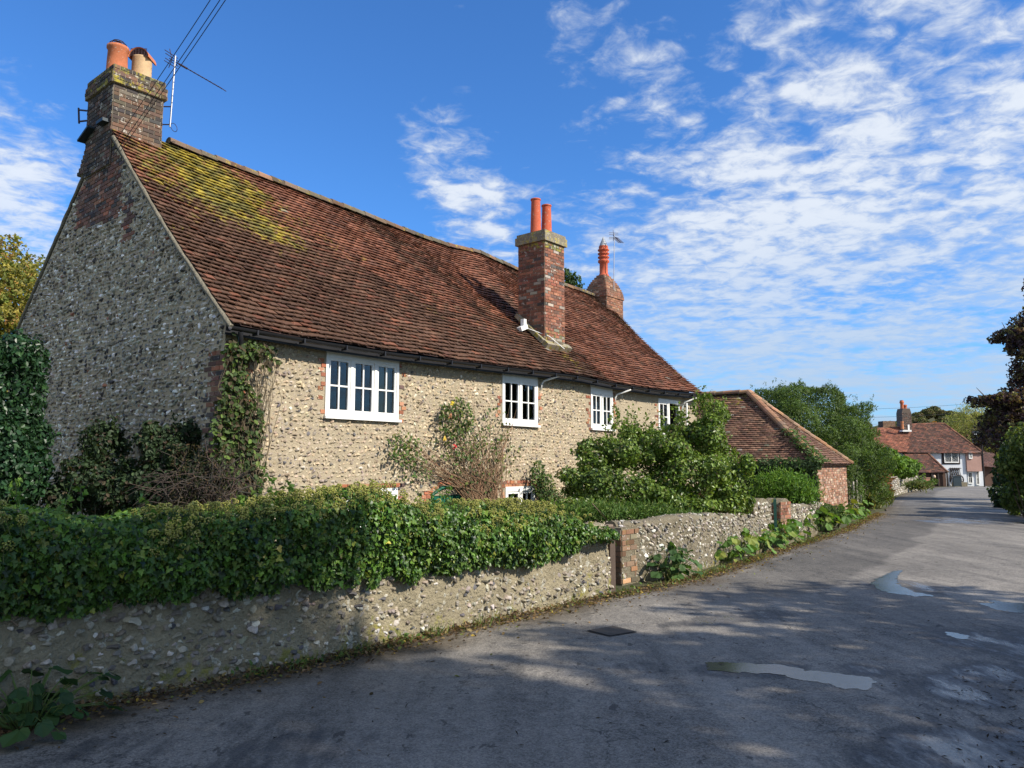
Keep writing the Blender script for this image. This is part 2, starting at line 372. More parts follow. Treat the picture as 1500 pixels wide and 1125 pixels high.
def bush(name, bl, n, size, kind, cols, w, label, cat, group=None, mat=None, rs=RS, stems=8, stemcol=(.10, .08, .05), zb=0., **k):
    bk = {a: k.pop(a) for a in ('inner', 'lump', 'ls', 'zmin', 'cut') if a in k}
    c = np.array(bl[0][:3]); root = thing(name, (float(np.mean([b[0] for b in bl])), float(np.mean([b[1] for b in bl])), zb), label, cat, group)
    sh = k.pop('shag', 7); shoots = k.pop('shoots', len(bl)*7); P, N = blobs_pts(shaggy(bl, rs, sh), n, rs, **bk); mb = MB(); leaves(mb, P, N, size, kind, cols, w, rs=rs, **k)
    if shoots:                               # loose shoots breaking the outline
        i_ = rs.randint(0, len(P), shoots); L_ = size*rs.uniform(2.5, 6, shoots); m_ = 16; q_ = rs.rand(shoots, m_); dd = nrm(N[i_]*.7+np.array([0, 0, .8])+rs.randn(shoots, 3)*.35)
        PP = (P[i_][:, None]+dd[:, None]*(L_[:, None]*q_)[..., None]-np.array([0, 0, .3])*(L_[:, None]*q_**2)[..., None]+rs.randn(shoots, m_, 3)*size*.3).reshape(-1, 3); leaves(mb, PP, nrm(rs.randn(len(PP), 3)+[0, 0, .5]), size*.85, kind, cols, w, rs=rs)
    mb.build('foliage', mat or M['leaf'], root)
    mb = MB(); base = np.array(root.location)
    for i in range(stems):
        b = bl[i % len(bl)]; e = np.array(b[:3])+rs.uniform(-.7, .7, 3)*np.array(b[3:6]); s = base+np.array([rs.uniform(-.2, .2), rs.uniform(-.2, .2), -.05])
        s[:2] += (e[:2]-s[:2])*.45
        m = (s+e)/2+rs.randn(3)*.06*np.linalg.norm(e-s); tube(mb, [s, (s+m)/2+rs.randn(3)*.02, m, e], [.03, .024, .016, .006], 6, col=stemcol)
    mb.build('stem', M['bark'], root); return root
def tree(name, base, h, cr, n, size, kind, cols, w, label, crown_z=.62, mat=None, rs=RS, group=None, trunk=.22, nb=11, squash=.8, lump=.3, cat='tree', bark=(.14, .11, .08), **k):
    base = np.array(base, float); root = thing(name, tuple(base), label, cat, group)
    mb = MB(); top = base+np.array([rs.uniform(-.3, .3), rs.uniform(-.3, .3), h*.8])
    ln = [base+(top-base)*t+rs.randn(3)*[.12, .12, 0]*t for t in np.linspace(0, 1, 7)]
    tube(mb, ln, trunk*np.linspace(1.15, .25, 7), 10, col=bark)
    bl = []
    for i in range(nb):
        a = i*2.4+rs.rand(); q = rs.uniform(-.75, .85) if i else .9; rr = cr*math.sqrt(max(.05, 1-q*q))*rs.uniform(.45, .75)
        c = base+np.array([math.cos(a)*rr, math.sin(a)*rr, h*crown_z+q*h*(1-crown_z)*.8]); s = cr*rs.uniform(.32, .5)
        bl.append((*c, s, s, s*squash)); st = ln[2+i % 4]
        m = (st+c)/2+rs.randn(3)*.15; tube(mb, [st, m, c, c+(c-m)*.4], [trunk*.4, trunk*.25, trunk*.12, trunk*.04], 6, col=bark, cap=False)
        for j in range(3):
            e = c+nrm(rs.randn(3))*s*.8; tube(mb, [m, (m+e)/2+rs.randn(3)*.1, e], [trunk*.14, trunk*.08, .008], 5, col=bark, cap=False)
    mb.build('trunk', M['bark'], root)
    P, N = blobs_pts(bl, n, rs, inner=.9, lump=lump, ls=1.6/cr*3, cut=.6); mb = MB(); leaves(mb, P, N, size, kind, cols, w, rs=rs, spread=.9, **k)
    mb.build('crown', mat or M['leaf'], root); return root
# ------------------------------------------------------------------ materials
M = {}
def mat(name, base=None, rough=.85, namp=.25, nscale=6, bump=.3, bscale=40, bdist=.01, moss=None, spec=.3, metal=0., fine=0., finescale=60, streak=0, coat=0, bdetail=5):
    m = bpy.data.materials.new(name); m.use_nodes = True; nt = m.node_tree; nt.nodes.clear()
    out = nd(nt, 'ShaderNodeOutputMaterial'); b = nd(nt, 'ShaderNodeBsdfPrincipled'); nt.links.new(b.outputs[0], out.inputs[0])
    tc = nd(nt, 'ShaderNodeTexCoord').outputs['Object']
    if base is None: a = nd(nt, 'ShaderNodeAttribute', attribute_name='Col'); c = a.outputs['Color']
    else:
        r = nd(nt, 'ShaderNodeRGB'); r.outputs[0].default_value = (*base, 1); c = r.outputs[0]
    def mod(c, sc, amp, det=4):
        f = mth(nt, 'ADD', mth(nt, 'MULTIPLY', mth(nt, 'SUBTRACT', noise(nt, tc, sc, det), .5), amp*3.2), 1.0)
        cc = nd(nt, 'ShaderNodeVectorMath', operation='SCALE'); nt.links.new(c, cc.inputs[0]); nt.links.new(f, cc.inputs['Scale']); return cc.outputs[0]
    if namp: c = mod(c, nscale, namp)
    if fine: c = mod(c, finescale, fine, 3)
    if moss:
        at_ = nd(nt, 'ShaderNodeAttribute', attribute_name='Moss').outputs['Fac']
        n1 = noise(nt, tc, moss.get('scale', 9), 6, .7)
        f = ramp(nt, mth(nt, 'ADD', at_, mth(nt, 'MULTIPLY', mth(nt, 'SUBTRACT', n1, .5), 1.9)), .42, .62)
        mc = mixc(nt, ramp(nt, noise(nt, tc, 3.5, 3), .4, .6), moss['a'], moss['b'])
        c = mixc(nt, f, c, mc)
        if 'lich' in moss:
            n2 = noise(nt, tc, moss.get('lscale', 22), 4, .6)
            c = mixc(nt, mth(nt, 'MULTIPLY', ramp(nt, n2, moss.get('l0', .66), moss.get('l0', .66)+.05), .75), c, moss['lich'])
    nt.links.new(c, b.inputs['Base Color'])
    b.inputs['Roughness'].default_value = rough; b.inputs['Specular IOR Level'].default_value = spec; b.inputs['Metallic'].default_value = metal
    if coat: b.inputs['Coat Weight'].default_value = coat
    if bump:
        bp = nd(nt, 'ShaderNodeBump'); bp.inputs['Strength'].default_value = bump; bp.inputs['Distance'].default_value = bdist
        nt.links.new(noise(nt, tc, bscale, bdetail, .6), bp.inputs['Height']); nt.links.new(bp.outputs[0], b.inputs['Normal'])
    M[name] = m; return m
def leafmat(name, rough=.38, trans=.28, spec=.35):
    m = bpy.data.materials.new(name); m.use_nodes = True; nt = m.node_tree; nt.nodes.clear()
    out = nd(nt, 'ShaderNodeOutputMaterial'); b = nd(nt, 'ShaderNodeBsdfPrincipled'); t = nd(nt, 'ShaderNodeBsdfTranslucent'); mx = nd(nt, 'ShaderNodeMixShader')
    c = nd(nt, 'ShaderNodeAttribute', attribute_name='Col').outputs['Color']
    nt.links.new(c, b.inputs['Base Color']); b.inputs['Roughness'].default_value = rough; b.inputs['Specular IOR Level'].default_value = spec
    c2 = mixc(nt, 1.0, c, (1.5, 1.55, .6), 'MULTIPLY'); nt.links.new(c2, t.inputs['Color']); mx.inputs[0].default_value = trans
    nt.links.new(b.outputs[0], mx.inputs[1]); nt.links.new(t.outputs[0], mx.inputs[2]); nt.links.new(mx.outputs[0], out.inputs[0]); M[name] = m
leafmat('leaf', .55, .3, .22); leafmat('glossy_leaf', .38, .24, .34); leafmat('dry_leaf', .7, .35, .1)
MOSS = dict(a=(.34, .26, .035), b=(.14, .125, .035), lich=(.40, .37, .28))
mat('roof_tile', None, .82, .22, 1.2, .35, 60, .006, MOSS, .25, fine=.22, finescale=45)
mat('far_tile', None, .85, .3, .8, .3, 30, .01, None, .2, fine=.25, finescale=9)
mat('mortar', (.35, .29, .20), .95, .16, 2.5, .9, 38, .02, None, .15, fine=.12, finescale=50)
mat('gable_mortar', (.42, .34, .225), .95, .18, 2.0, .9, 38, .02, None, .15, fine=.12, finescale=50)
mat('road_wall_mortar', (.205, .175, .12), .95, .26, 2.2, 1., 26, .05, dict(a=(.22, .19, .05), b=(.12, .13, .04), scale=5, lich=(.40, .39, .34), l0=.60, lscale=9), .15, fine=.16, finescale=40)
mat('flint', None, .55, .25, 30, .5, 60, .01, None, .4, fine=.25, finescale=90)
mat('brick', None, .9, .15, 12, .6, 90, .006, dict(a=(.34, .28, .04), b=(.14, .14, .05), lich=(.48, .45, .38), l0=.60, lscale=11), .2, fine=.2, finescale=70)
mat('brick_mortar', (.27, .235, .175), .95, .2, 8, .6, 60, .01, dict(a=(.34, .28, .04), b=(.14, .14, .05)), .15)
mat('near_wall_mortar', (.275, .235, .155), .95, .26, 2.2, 1., 26, .05, dict(a=(.26, .23, .07), b=(.15, .16, .05), scale=5, lich=(.46, .44, .36), l0=.60, lscale=9), .15, fine=.16, finescale=40)
mat('verge_mortar', (.20, .18, .135), .95, .3, 5, 1., 30, .03, None, .1, fine=.2, finescale=40)
mat('lead', (.30, .31, .32), .55, .3, 6, .3, 30, .01, metal=.3)
mat('white_paint', (.76, .75, .71), .5, .10, 3, .2, 30, .003, fine=.06, finescale=25)
mat('terracotta', None, .85, .22, 6, .4, 60, .006, dict(a=(.30, .26, .05), b=(.10, .08, .06), lich=(.45, .36, .28), l0=.62), .2, fine=.15, finescale=30)
mat('black_plastic', (.018, .018, .02), .4, .2, 4, .1, 20, .004)
mat('cable', (.02, .02, .022), .6, 0, 1, 0)
mat('metal', (.45, .45, .46), .4, .1, 6, .05, 30, .002, metal=.8)
mat('rust_metal', (.06, .04, .05), .6, .2, 10, .2, 40, .002, metal=.4)
mat('green_paint', (.012, .10, .06), .45, .15, 5, .1, 20, .004)
mat('post_green', (.03, .10, .075), .6, .25, 8, .2, 40, .004)
mat('wood', None, .9, .25, 4, .5, 30, .01, fine=.2, finescale=40)
mat('bark', None, .95, .2, 4, .6, 25, .02)
mat('dark_room', (.012, .012, .013), .9, 0, 1, 0)
mat('curtain', (.42, .40, .16), .9, .1, 4, .2, 12, .02)
mat('render_white', (.62, .64, .66), .9, .08, 1.5, .2, 8, .01)
mat('render_pink', (.36, .22, .18), .9, .15, 1.5, .3, 8, .01)
mat('dark_timber', (.03, .022, .02), .7, .2, 4, .2, 20, .01)
mat('sign_dark', (.025, .04, .05), .5, .1, 3, .05, 10, .003)
mat('brown_timber', (.09, .05, .035), .8, .3, 3, .3, 20, .01)
mat('plain', None, .8, .12, 8, .2, 40, .005)
# glass: a real pane, part clear and part mirror by angle
m = bpy.data.materials.new('window_glass'); m.use_nodes = True; nt = m.node_tree; nt.nodes.clear()
out = nd(nt, 'ShaderNodeOutputMaterial'); gl = nd(nt, 'ShaderNodeBsdfGlossy'); gl.inputs['Roughness'].default_value = .02; tr = nd(nt, 'ShaderNodeBsdfTransparent'); tr.inputs[0].default_value = (.75, .8, .8, 1)
fr = nd(nt, 'ShaderNodeFresnel'); fr.inputs[0].default_value = 1.75; bp = nd(nt, 'ShaderNodeBump'); bp.inputs['Strength'].default_value = .2; bp.inputs['Distance'].default_value = .01
nt.links.new(noise(nt, nd(nt, 'ShaderNodeTexCoord').outputs['Object'], 2.5, 2), bp.inputs['Height']); nt.links.new(bp.outputs[0], gl.inputs['Normal'])
mx = nd(nt, 'ShaderNodeMixShader'); nt.links.new(fr.outputs[0], mx.inputs[0]); nt.links.new(tr.outputs[0], mx.inputs[1]); nt.links.new(gl.outputs[0], mx.inputs[2]); nt.links.new(mx.outputs[0], out.inputs[0]); M['glass'] = m
# ================================================================== GROUND AND ROAD
AZ = math.radians(40); D2 = np.array([math.sin(AZ), math.cos(AZ)]); N2 = np.array([D2[1], -D2[0]])
D = np.array([*D2, 0.]); NN = np.array([*N2, 0.]); G = -NN; Z = np.array([0, 0, 1.])
c_ = ray(326, 600); C2 = np.array([c_[0]/c_[1]*11, 11.]); C3 = np.array([*C2, 0.])
def hp(t, s, z): return C3+D*np.asarray(t, float)[..., None]+G*np.asarray(s, float)[..., None]+Z*np.asarray(z, float)[..., None]   # cottage frame
WQ = -5.72+10.247                                   # wall face lies this far in front of the cottage facade
def smooth(x, a, b): t = np.clip((x-a)/(b-a), 0, 1); return t*t*(3-2*t)
def ground_h(x, y):
    P = np.stack([x, y], -1)-C2; t = P@D2; s = -P@N2
    dep = smooth(s, -WQ+.35, -WQ+1.2)*smooth(t, -14, -10)*(1-smooth(t, 13, 17))*(1-smooth(s, 12, 16))
    return gh(y)-.02-.9*dep
def axis_pts(lim, fine=14, st=.5):
    a = list(np.arange(0, fine, st)); x = fine; d = st
    while x < lim: a.append(x); d *= 1.22; x += d
    a.append(lim); return np.array(a)
ax_ = axis_pts(2500, 34, .6); xs = np.concatenate([-ax_[:0:-1], ax_]); ys = xs.copy()
X, Y = np.meshgrid(xs, ys); mb = MB(); nx = len(xs)
V = np.stack([X, Y, ground_h(X.ravel(), Y.ravel()).reshape(X.shape)], -1).reshape(-1, 3)
mb.add(V, [(j*nx+i, j*nx+i+1, (j+1)*nx+i+1, (j+1)*nx+i) for j in range(len(ys)-1) for i in range(nx-1)], 0, (.07, .07, .03), 0, True)
mat('soil_grass', (.075, .075, .035), 1, .35, 1.5, .6, 20, .03, fine=.3, finescale=25)
mb.build('ground', M['soil_grass'], kind='structure')
# road ribbon
edge_px = [(0, 1083), (133, 1047), (333, 1007), (500, 977), (570, 955), (750, 913), (900, 879), (1000, 858), (1080, 835), (1167, 803), (1247, 778), (1285, 757), (1304, 740), (1316, 727), (1330, 721), (1357, 716)]
Lp = [(-14, -9.), (-8, -1.6)]+[tuple(gz(*q)[:2]) for q in edge_px]
Lp = np.array(Lp+[tuple(gz(1378, 713.5)[:2]), (72, 112.)])
Rp = np.array([(14, -26), (12.5, -12), (11.5, -2), (11.5, 6), (12.4, 14), (14.6, 21.6), (18.0, 27.5), (22.5, 36), (30, 47), (42, 62), (60, 82), (90, 110)], float)
def resample(p, n):
    L = np.concatenate([[0], np.cumsum(np.linalg.norm(np.diff(p, axis=0), axis=1))]); s = np.linspace(0, 1, n)**1.0*L[-1]
    return np.stack([np.interp(s, L, p[:, k]) for k in (0, 1)], 1)
def ysamp(p, ys):           # edge position at given station (interpolate by y)
    return np.stack([np.interp(ys, p[:, 1], p[:, 0]), ys], 1)
st = np.concatenate([np.arange(-9, 30, .14), np.linspace(30, 110, 140)])
Lk = Lp[np.argsort(Lp[:, 1])]; Le = ysamp(Lk, st); Re = ysamp(Rp, st)
k = np.ones(9)/9; Le[4:-4, 0] = np.convolve(Le[:, 0], k, 'valid'); Le[:, 0] -= .26*(1-smooth(st, 24, 34))
NW = 110; tt = np.linspace(0, 1, NW)
Q = Le[:, None]*(1-tt[None, :, None])+Re[:, None]*tt[None, :, None]
jx = (fbm(P3(Q[:, :1, 0]*2, Q[:, :1, 1]*2), 3, 9)-.5)*.16; Q[:, 0, 0] += jx[:, 0]
qx, qy = Q[..., 0], Q[..., 1]
# ruts and puddle basins: wetness attribute
wet = np.zeros_like(qx)
def blob(cx, cy, rx, ry, rot, w):
    global wet
    dx, dy = qx-cx, qy-cy; c, s = math.cos(rot), math.sin(rot); a = (dx*c+dy*s)/rx; b = (-dx*s+dy*c)/ry
    wet = np.maximum(wet, w*(1-smooth(np.sqrt(a*a+b*b), .45, 1.1)))
for (u, v, rx, ry, rot, w) in [(1490, 1010, 1.2, .8, .3, .50), (1430, 1110, 1.2, .5, .2, .50), (1500, 950, 1.0, 1.2, 0, .44), (1330, 1090, .7, .25, .5, .38), (1160, 990, 1.3, .34, .0, .40), (1320, 862, .9, .9, .3, .38), (1110, 905, .9, .35, .3, .42), (1040, 915, .8, .25, .3, .40), (930, 985, .7, .3, .3, .3), (1440, 765, 3, 2, .3, .5), (1450, 745, 3, 2, .3, .45), (420, 1110, 1.2, .5, .6, .3), (200, 1100, 1.2, .4, .6, .25)]:
    p = gz(u, v); blob(p[0], p[1], rx, ry, rot, w)
dist_edge = np.abs(qx-Le[:, None, 0])
zc = gh(qy)+.012+.03*np.sin(tt*math.pi)[None]+.012*(fbm(P3(qx*.7, qy*.7), 2, 4)-.5)
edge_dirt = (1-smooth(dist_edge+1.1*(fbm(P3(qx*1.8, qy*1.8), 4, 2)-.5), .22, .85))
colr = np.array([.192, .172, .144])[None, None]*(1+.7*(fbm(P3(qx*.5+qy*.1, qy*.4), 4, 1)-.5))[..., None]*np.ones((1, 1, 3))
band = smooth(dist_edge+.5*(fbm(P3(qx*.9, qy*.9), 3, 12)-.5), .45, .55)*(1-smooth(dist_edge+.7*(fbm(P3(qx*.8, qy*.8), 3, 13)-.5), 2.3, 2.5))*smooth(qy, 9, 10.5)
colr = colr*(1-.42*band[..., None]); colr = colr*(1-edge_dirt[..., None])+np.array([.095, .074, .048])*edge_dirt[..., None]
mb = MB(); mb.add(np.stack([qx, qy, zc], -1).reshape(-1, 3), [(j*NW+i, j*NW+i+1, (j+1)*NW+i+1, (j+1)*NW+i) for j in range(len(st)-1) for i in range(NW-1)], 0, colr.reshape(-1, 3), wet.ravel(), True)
m = bpy.data.materials.new('asphalt'); m.use_nodes = True; nt = m.node_tree; nt.nodes.clear()
out = nd(nt, 'ShaderNodeOutputMaterial'); b = nd(nt, 'ShaderNodeBsdfPrincipled'); nt.links.new(b.outputs[0], out.inputs[0])
tc = nd(nt, 'ShaderNodeTexCoord').outputs['Object']; c = nd(nt, 'ShaderNodeAttribute', attribute_name='Col').outputs['Color']; wt = nd(nt, 'ShaderNodeAttribute', attribute_name='Moss').outputs['Fac']
lane = mapping(nt, tc, (1.0, .13, 1), (0, 0, -math.radians(90-48)+math.radians(0)))
nl = noise(nt, mapping(nt, tc, (.9, .14, 1), (0, 0, math.radians(38))), 2.2, 6, .65, .4)
n2 = noise(nt, tc, 1.6, 6, .6); n3 = noise(nt, tc, 130, 3, .7); n4 = noise(nt, tc, 9, 5, .7)
f = mth(nt, 'ADD', mth(nt, 'MULTIPLY', mth(nt, 'SUBTRACT', nl, .5), 1.8), 1.0)
f = mth(nt, 'ADD', f, mth(nt, 'MULTIPLY', mth(nt, 'SUBTRACT', n2, .5), .5)); f = mth(nt, 'ADD', f, mth(nt, 'MULTIPLY', mth(nt, 'SUBTRACT', n3, .5), 2.0)); f = mth(nt, 'ADD', f, mth(nt, 'MULTIPLY', mth(nt, 'SUBTRACT', n4, .5), 1.1))
vo = nd(nt, 'ShaderNodeTexVoronoi'); vo.inputs['Scale'].default_value = 85; nt.links.new(tc, vo.inputs['Vector'])
sx_ = nd(nt, 'ShaderNodeSeparateXYZ'); nt.links.new(vo.outputs['Color'], sx_.inputs[0]); f = mth(nt, 'ADD', f, mth(nt, 'MULTIPLY', mth(nt, 'SUBTRACT', sx_.outputs[0], .5), .70))
vc = nd(nt, 'ShaderNodeTexVoronoi', feature='DISTANCE_TO_EDGE'); vc.inputs['Scale'].default_value = .75
dv_ = nd(nt, 'ShaderNodeVectorMath', operation='ADD'); nt.links.new(tc, dv_.inputs[0]); nc_ = nd(nt, 'ShaderNodeVectorMath', operation='SCALE'); nt.links.new(noise(nt, tc, 2.2, 6, .65, 0, 1), nc_.inputs[0]); nc_.inputs['Scale'].default_value = 1.1; nt.links.new(nc_.outputs[0], dv_.inputs[1]); nt.links.new(dv_.outputs[0], vc.inputs['Vector'])
crk = mth(nt, 'MULTIPLY', ramp(nt, vc.outputs['Distance'], .013, .004), ramp(nt, noise(nt, tc, .6, 2), .50, .60)); f = mth(nt, 'SUBTRACT', f, mth(nt, 'MULTIPLY', crk, .55))
sc = nd(nt, 'ShaderNodeVectorMath', operation='SCALE'); nt.links.new(c, sc.inputs[0]); nt.links.new(mth(nt, 'MAXIMUM', f, .25), sc.inputs['Scale'])
spk = mth(nt, 'MAXIMUM', ramp(nt, noise(nt, tc, 34, 4, .8), .60, .68), ramp(nt, noise(nt, mapping(nt, tc, (1, .45, 1), (0, 0, math.radians(38))), 9, 4, .6), .645, .675))
c1 = mixc(nt, mth(nt, 'MULTIPLY', spk, .7), sc.outputs[0], (.03, .025, .02))
wn = mth(nt, 'ADD', wt, mth(nt, 'MULTIPLY', mth(nt, 'SUBTRACT', noise(nt, mapping(nt, tc, (.8, .25, 1), (0, 0, math.radians(38))), 3.0, 8, .72), .5), 1.7))
wf = ramp(nt, wn, .36, .62)
wd = ramp(nt, wn, .16, .40)
c2 = mixc(nt, mth(nt, 'MULTIPLY', wd, .62), c1, (.03, .03, .032)); nt.links.new(c2, b.inputs['Base Color'])
nt.links.new(mth(nt, 'SUBTRACT', .80, mth(nt, 'MULTIPLY', wf, .60)), b.inputs['Roughness']); b.inputs['Specular IOR Level'].default_value = .5
bp = nd(nt, 'ShaderNodeBump'); bp.inputs['Distance'].default_value = .012; nt.links.new(mth(nt, 'SUBTRACT', .8, mth(nt, 'MULTIPLY', wf, .62)), bp.inputs['Strength'])
nt.links.new(mth(nt, 'ADD', noise(nt, tc, 90, 4, .7), mth(nt, 'MULTIPLY', noise(nt, tc, 14, 3), 1.5)), bp.inputs['Height']); nt.links.new(bp.outputs[0], b.inputs['Normal']); M['asphalt'] = m
mb.build('road', M['asphalt'], kind='structure')
RX0 = Le; RZ = zc
def road_z(x, y):
    x = np.asarray(x, float); y = np.asarray(y, float); a = np.interp(y, st, Le[:, 0]); b = np.interp(y, st, Re[:, 0]); t = np.clip((x-a)/(b-a), 0, 1)
    return gh(y)+.012+.03*np.sin(t*math.pi)+.012*(fbm(P3(x*.7, y*.7), 2, 4)-.5)
# puddles: thin sheets of standing water in the ruts
m = bpy.data.materials.new('puddle_water'); m.use_nodes = True; nt = m.node_tree; b = nt.nodes['Principled BSDF']
b.inputs['Base Color'].default_value = (.03, .03, .032, 1); b.inputs['Roughness'].default_value = .10; b.inputs['IOR'].default_value = 1.36; b.inputs['Specular IOR Level'].default_value = .8
bp = nd(nt, 'ShaderNodeBump'); bp.inputs['Strength'].default_value = .12; bp.inputs['Distance'].default_value = .01; tcn = nd(nt, 'ShaderNodeTexCoord').outputs['Object']
nt.links.new(noise(nt, tcn, 60, 3), bp.inputs['Height']); nt.links.new(bp.outputs[0], b.inputs['Normal'])
nt.links.new(ramp(nt, noise(nt, tcn, 7, 5, .7), .35, .7), b.inputs['Roughness']); 
rr_ = nd(nt, 'ShaderNodeMapRange'); nt.links.new(noise(nt, tcn, 6, 5, .7), rr_.inputs[0]); rr_.inputs[3].default_value = .04; rr_.inputs[4].default_value = .22; nt.links.new(rr_.outputs[0], b.inputs['Roughness'])
def inpoly(x, y, poly):
    r = np.zeros(len(x), bool); j = len(poly)-1
    for i in range(len(poly)):
        (xi, yi), (xj, yj) = poly[i], poly[j]
        if yi != yj: r ^= ((yi > y) != (yj > y)) & (x < (xj-xi)*(y-yi)/(yj-yi)+xi)
        j = i
    return r
def puddle(px):
    p = np.array([gz(*q)[:2] for q in px]); n = 8*len(px); L = np.arange(len(px)+1); pp = np.vstack([p, p[:1]])
    s = np.linspace(0, len(px), n, endpoint=False); q = np.stack([np.interp(s, L, pp[:, k]) for k in (0, 1)], 1)
    for _ in range(3): q = .5*q+.25*np.roll(q, 1, 0)+.25*np.roll(q, -1, 0)
    c = q.mean(0); q = q+nrm(q-c)*((fbm(P3(q[:, 0]*6, q[:, 1]*6), 3, 3)-.5)*.13)[:, None]
    h = .013 if c[1] < 8 else .03; lo, hi = q.min(0), q.max(0); gx, gy = np.arange(lo[0]-h, hi[0]+h, h), np.arange(lo[1]-h, hi[1]+h, h); nx_, ny_ = len(gx), len(gy)
    XX, YY = np.meshgrid(gx, gy); V = np.stack([XX, YY, road_z(XX, YY)+.0035], -1).reshape(-1, 3)
    I, J = np.meshgrid(np.arange(nx_-1), np.arange(ny_-1)); I, J = I.ravel(), J.ravel(); cx_, cy_ = gx[I]+h/2, gy[J]+h/2
    k_ = inpoly(cx_+.05*(vnoise(P3(cx_*22, cy_*22), 3)-.5), cy_+.05*(vnoise(P3(cx_*22, cy_*22, 5), 4)-.5), [tuple(p_) for p_ in q]); I, J = I[k_], J[k_]
    Fq = np.stack([J*nx_+I, J*nx_+I+1, (J+1)*nx_+I+1, (J+1)*nx_+I], 1); uq, inv = np.unique(Fq, return_inverse=True)
    mb = MB(); mb.add(V[uq], inv.reshape(-1, 4), 0, (.1, .1, .1), 0, True); mb.build('puddle', m, kind='structure')
# (outline ribbons as seen, laid on the road)
puddle([(1030, 977), (1075, 976), (1140, 981), (1200, 992), (1250, 997), (1281, 1001), (1276, 1019), (1240, 1018), (1205, 1008), (1175, 1006), (1140, 996), (1080, 992), (1045, 990)])
puddle([(1276, 858), (1295, 846), (1313, 840), (1322, 839), (1313, 852), (1318, 862), (1340, 872), (1372, 878), (1340, 879), (1300, 872), (1280, 866)])
puddle([(1436, 889), (1455, 890), (1449, 884), (1480, 888), (1510, 889), (1540, 892), (1530, 906), (1490, 904), (1455, 898)])
puddle([(1385, 932), (1400, 933), (1418, 938), (1415, 944), (1400, 943), (1390, 938)])
# manhole
mh = [gz(859, 928), gz(899, 921), gz(934, 930), gz(893, 937)]
mb = MB(); mh = [np.array([p[0], p[1], road_z(p[0], p[1])+.006]) for p in mh]
zt = max(p[2] for p in mh)
for p in mh: p[2] = zt
quad(mb, mh, 0, (.035, .032, .03)); c = sum(mh)/4
quad(mb, [c+(p-c)*.90+Z*.004 for p in mh], 0, (.085, .07, .055))
mb.build('manhole_cover', M['plain'], label='square iron inspection cover set in the road in front of the garden wall', cat='manhole cover', org=tuple(c))
# ================================================================== COTTAGE
cot = thing('flint_cottage', tuple(hp(0, 0, 0)), 'long flint cottage with white casement windows and a mossy red tiled roof beside the lane', 'cottage')
WINS = [(1.76, 3.32, 2.45, 3.50, 3), (6.13, 7.30, 2.51, 3.50, 2), (9.34, 10.29, 2.53, 3.45, 2), (12.55, 13.70, 2.53, 3.45, 2), (2.2, 3.33, .30, 1.26, 3), (6.23, 7.20, .35, 1.22, 2)]
DOOR = (4.16, 5.10, -.85, 1.10)
SL = (8.05-3.66)/(4.65+.2)
RT = np.array([(-.12, 8.24), (1.2, 8.09), (2.0, 8.04), (3.6, 7.97), (5.9, 7.86), (8.0, 7.74), (9.3, 7.71), (10.0, 7.78), (10.5, 7.80), (11.2, 7.72), (12.3, 7.62), (14.65, 7.59), (16.5, 7.55), (17.4, 7.45)])
ET = np.array([(-.12, 3.66), (1.6, 3.62), (3.0, 3.61), (5.8, 3.65), (7.2, 3.68), (8.6, 3.70), (9.9, 3.65), (12, 3.64), (14.8, 3.72)])
def roofS(u, w):
    u = np.asarray(u, float); w = np.asarray(w, float); te = -.04+14.84*u; tr_ = -.04+17.44*u
    e = hp(te, -.22, np.interp(te, ET[:, 0], ET[:, 1])); r = hp(tr_, 4.65, np.interp(tr_, RT[:, 0], RT[:, 1]))
    p = e+(r-e)*w[..., None]
    sag = -.10*np.sin(np.clip(w, 0, 1)*math.pi)*(.6+.8*vnoise(P3(u*7, 0*u, 0*u+3), 1))+.05*(fbm(P3(u*16, w*6), 2, 8)-.5)
    return p+np.array([0, 0, 1.])*sag[..., None]
def roofCol(c, rs):
    n = len(c); q = c-C3; t = q@D; s = q@G; w = np.clip((c[:, 2]-3.66)/4.3, 0, 1)
    red = np.array([(.205, .082, .05), (.17, .07, .046), (.24, .098, .058), (.135, .062, .045), (.25, .12, .075), (.10, .055, .045)])
    drk = np.array([(.085, .058, .038), (.062, .045, .032), (.11, .07, .045), (.12, .07, .045)])
    f = smooth(fbm(P3(t*.35, w*1.6, 0*t), 3, 12)+.95*(1-smooth(t, .5, 7))*(1-smooth(w, .35, .9))+.15*(1-smooth(w, .0, .4))-.10*smooth(w, .5, 1), .40, .75)
    st_ = smooth(fbm(P3(t*1.1, w*.8, 0*t+5), 3, 22), .56, .7)*.7
    f = np.clip(np.maximum(f, st_)+.12*smooth(t, 11, 15), 0, 1)
    pick = rs.rand(n) < f*.85
    C = np.where(pick[:, None], drk[rs.randint(0, 4, n)], red[rs.choice(6, n, p=(.3, .25, .17, .13, .07, .08))])
    C = (C.mean(0)*.45+C*.55)*np.array([1.12, 1.06, .98])*(.72+.28*(f[:, None] < .5)); C = C*(1+.12*rs.randn(n, 1))*(.75+.5*fbm(P3(t*.9, w*5), 3, 33))[:, None]; wh = rs.rand(n) < .0012; C[wh] = (.30, .27, .22)
    return np.clip(C, .01, 1)
def roofMoss(c):
    q = c-C3; t = q@D; w = (c[:, 2]-3.66)/4.3
    m_ = .70*np.exp(-((t-1.8)/1.5)**2-((w-.87)/.20)**2)+.35*np.exp(-((t-2.6)/2.2)**2-((w-.62)/.25)**2)+.10*np.exp(-(w-1)**2/.003)+.22*(1-smooth(t, .1, .9))*smooth(w, .3, .9)
    end = 17.4-(17.4-14.8)*(1-w); m_ += .30*np.exp(-((t-end)/.55)**2)+.30*np.exp(-((t-9.1)/.55)**2-((w-.12)/.10)**2)
    m_ += .75*(fbm(P3(t*1.5, w*7), 4, 40)-.47)
    return m_
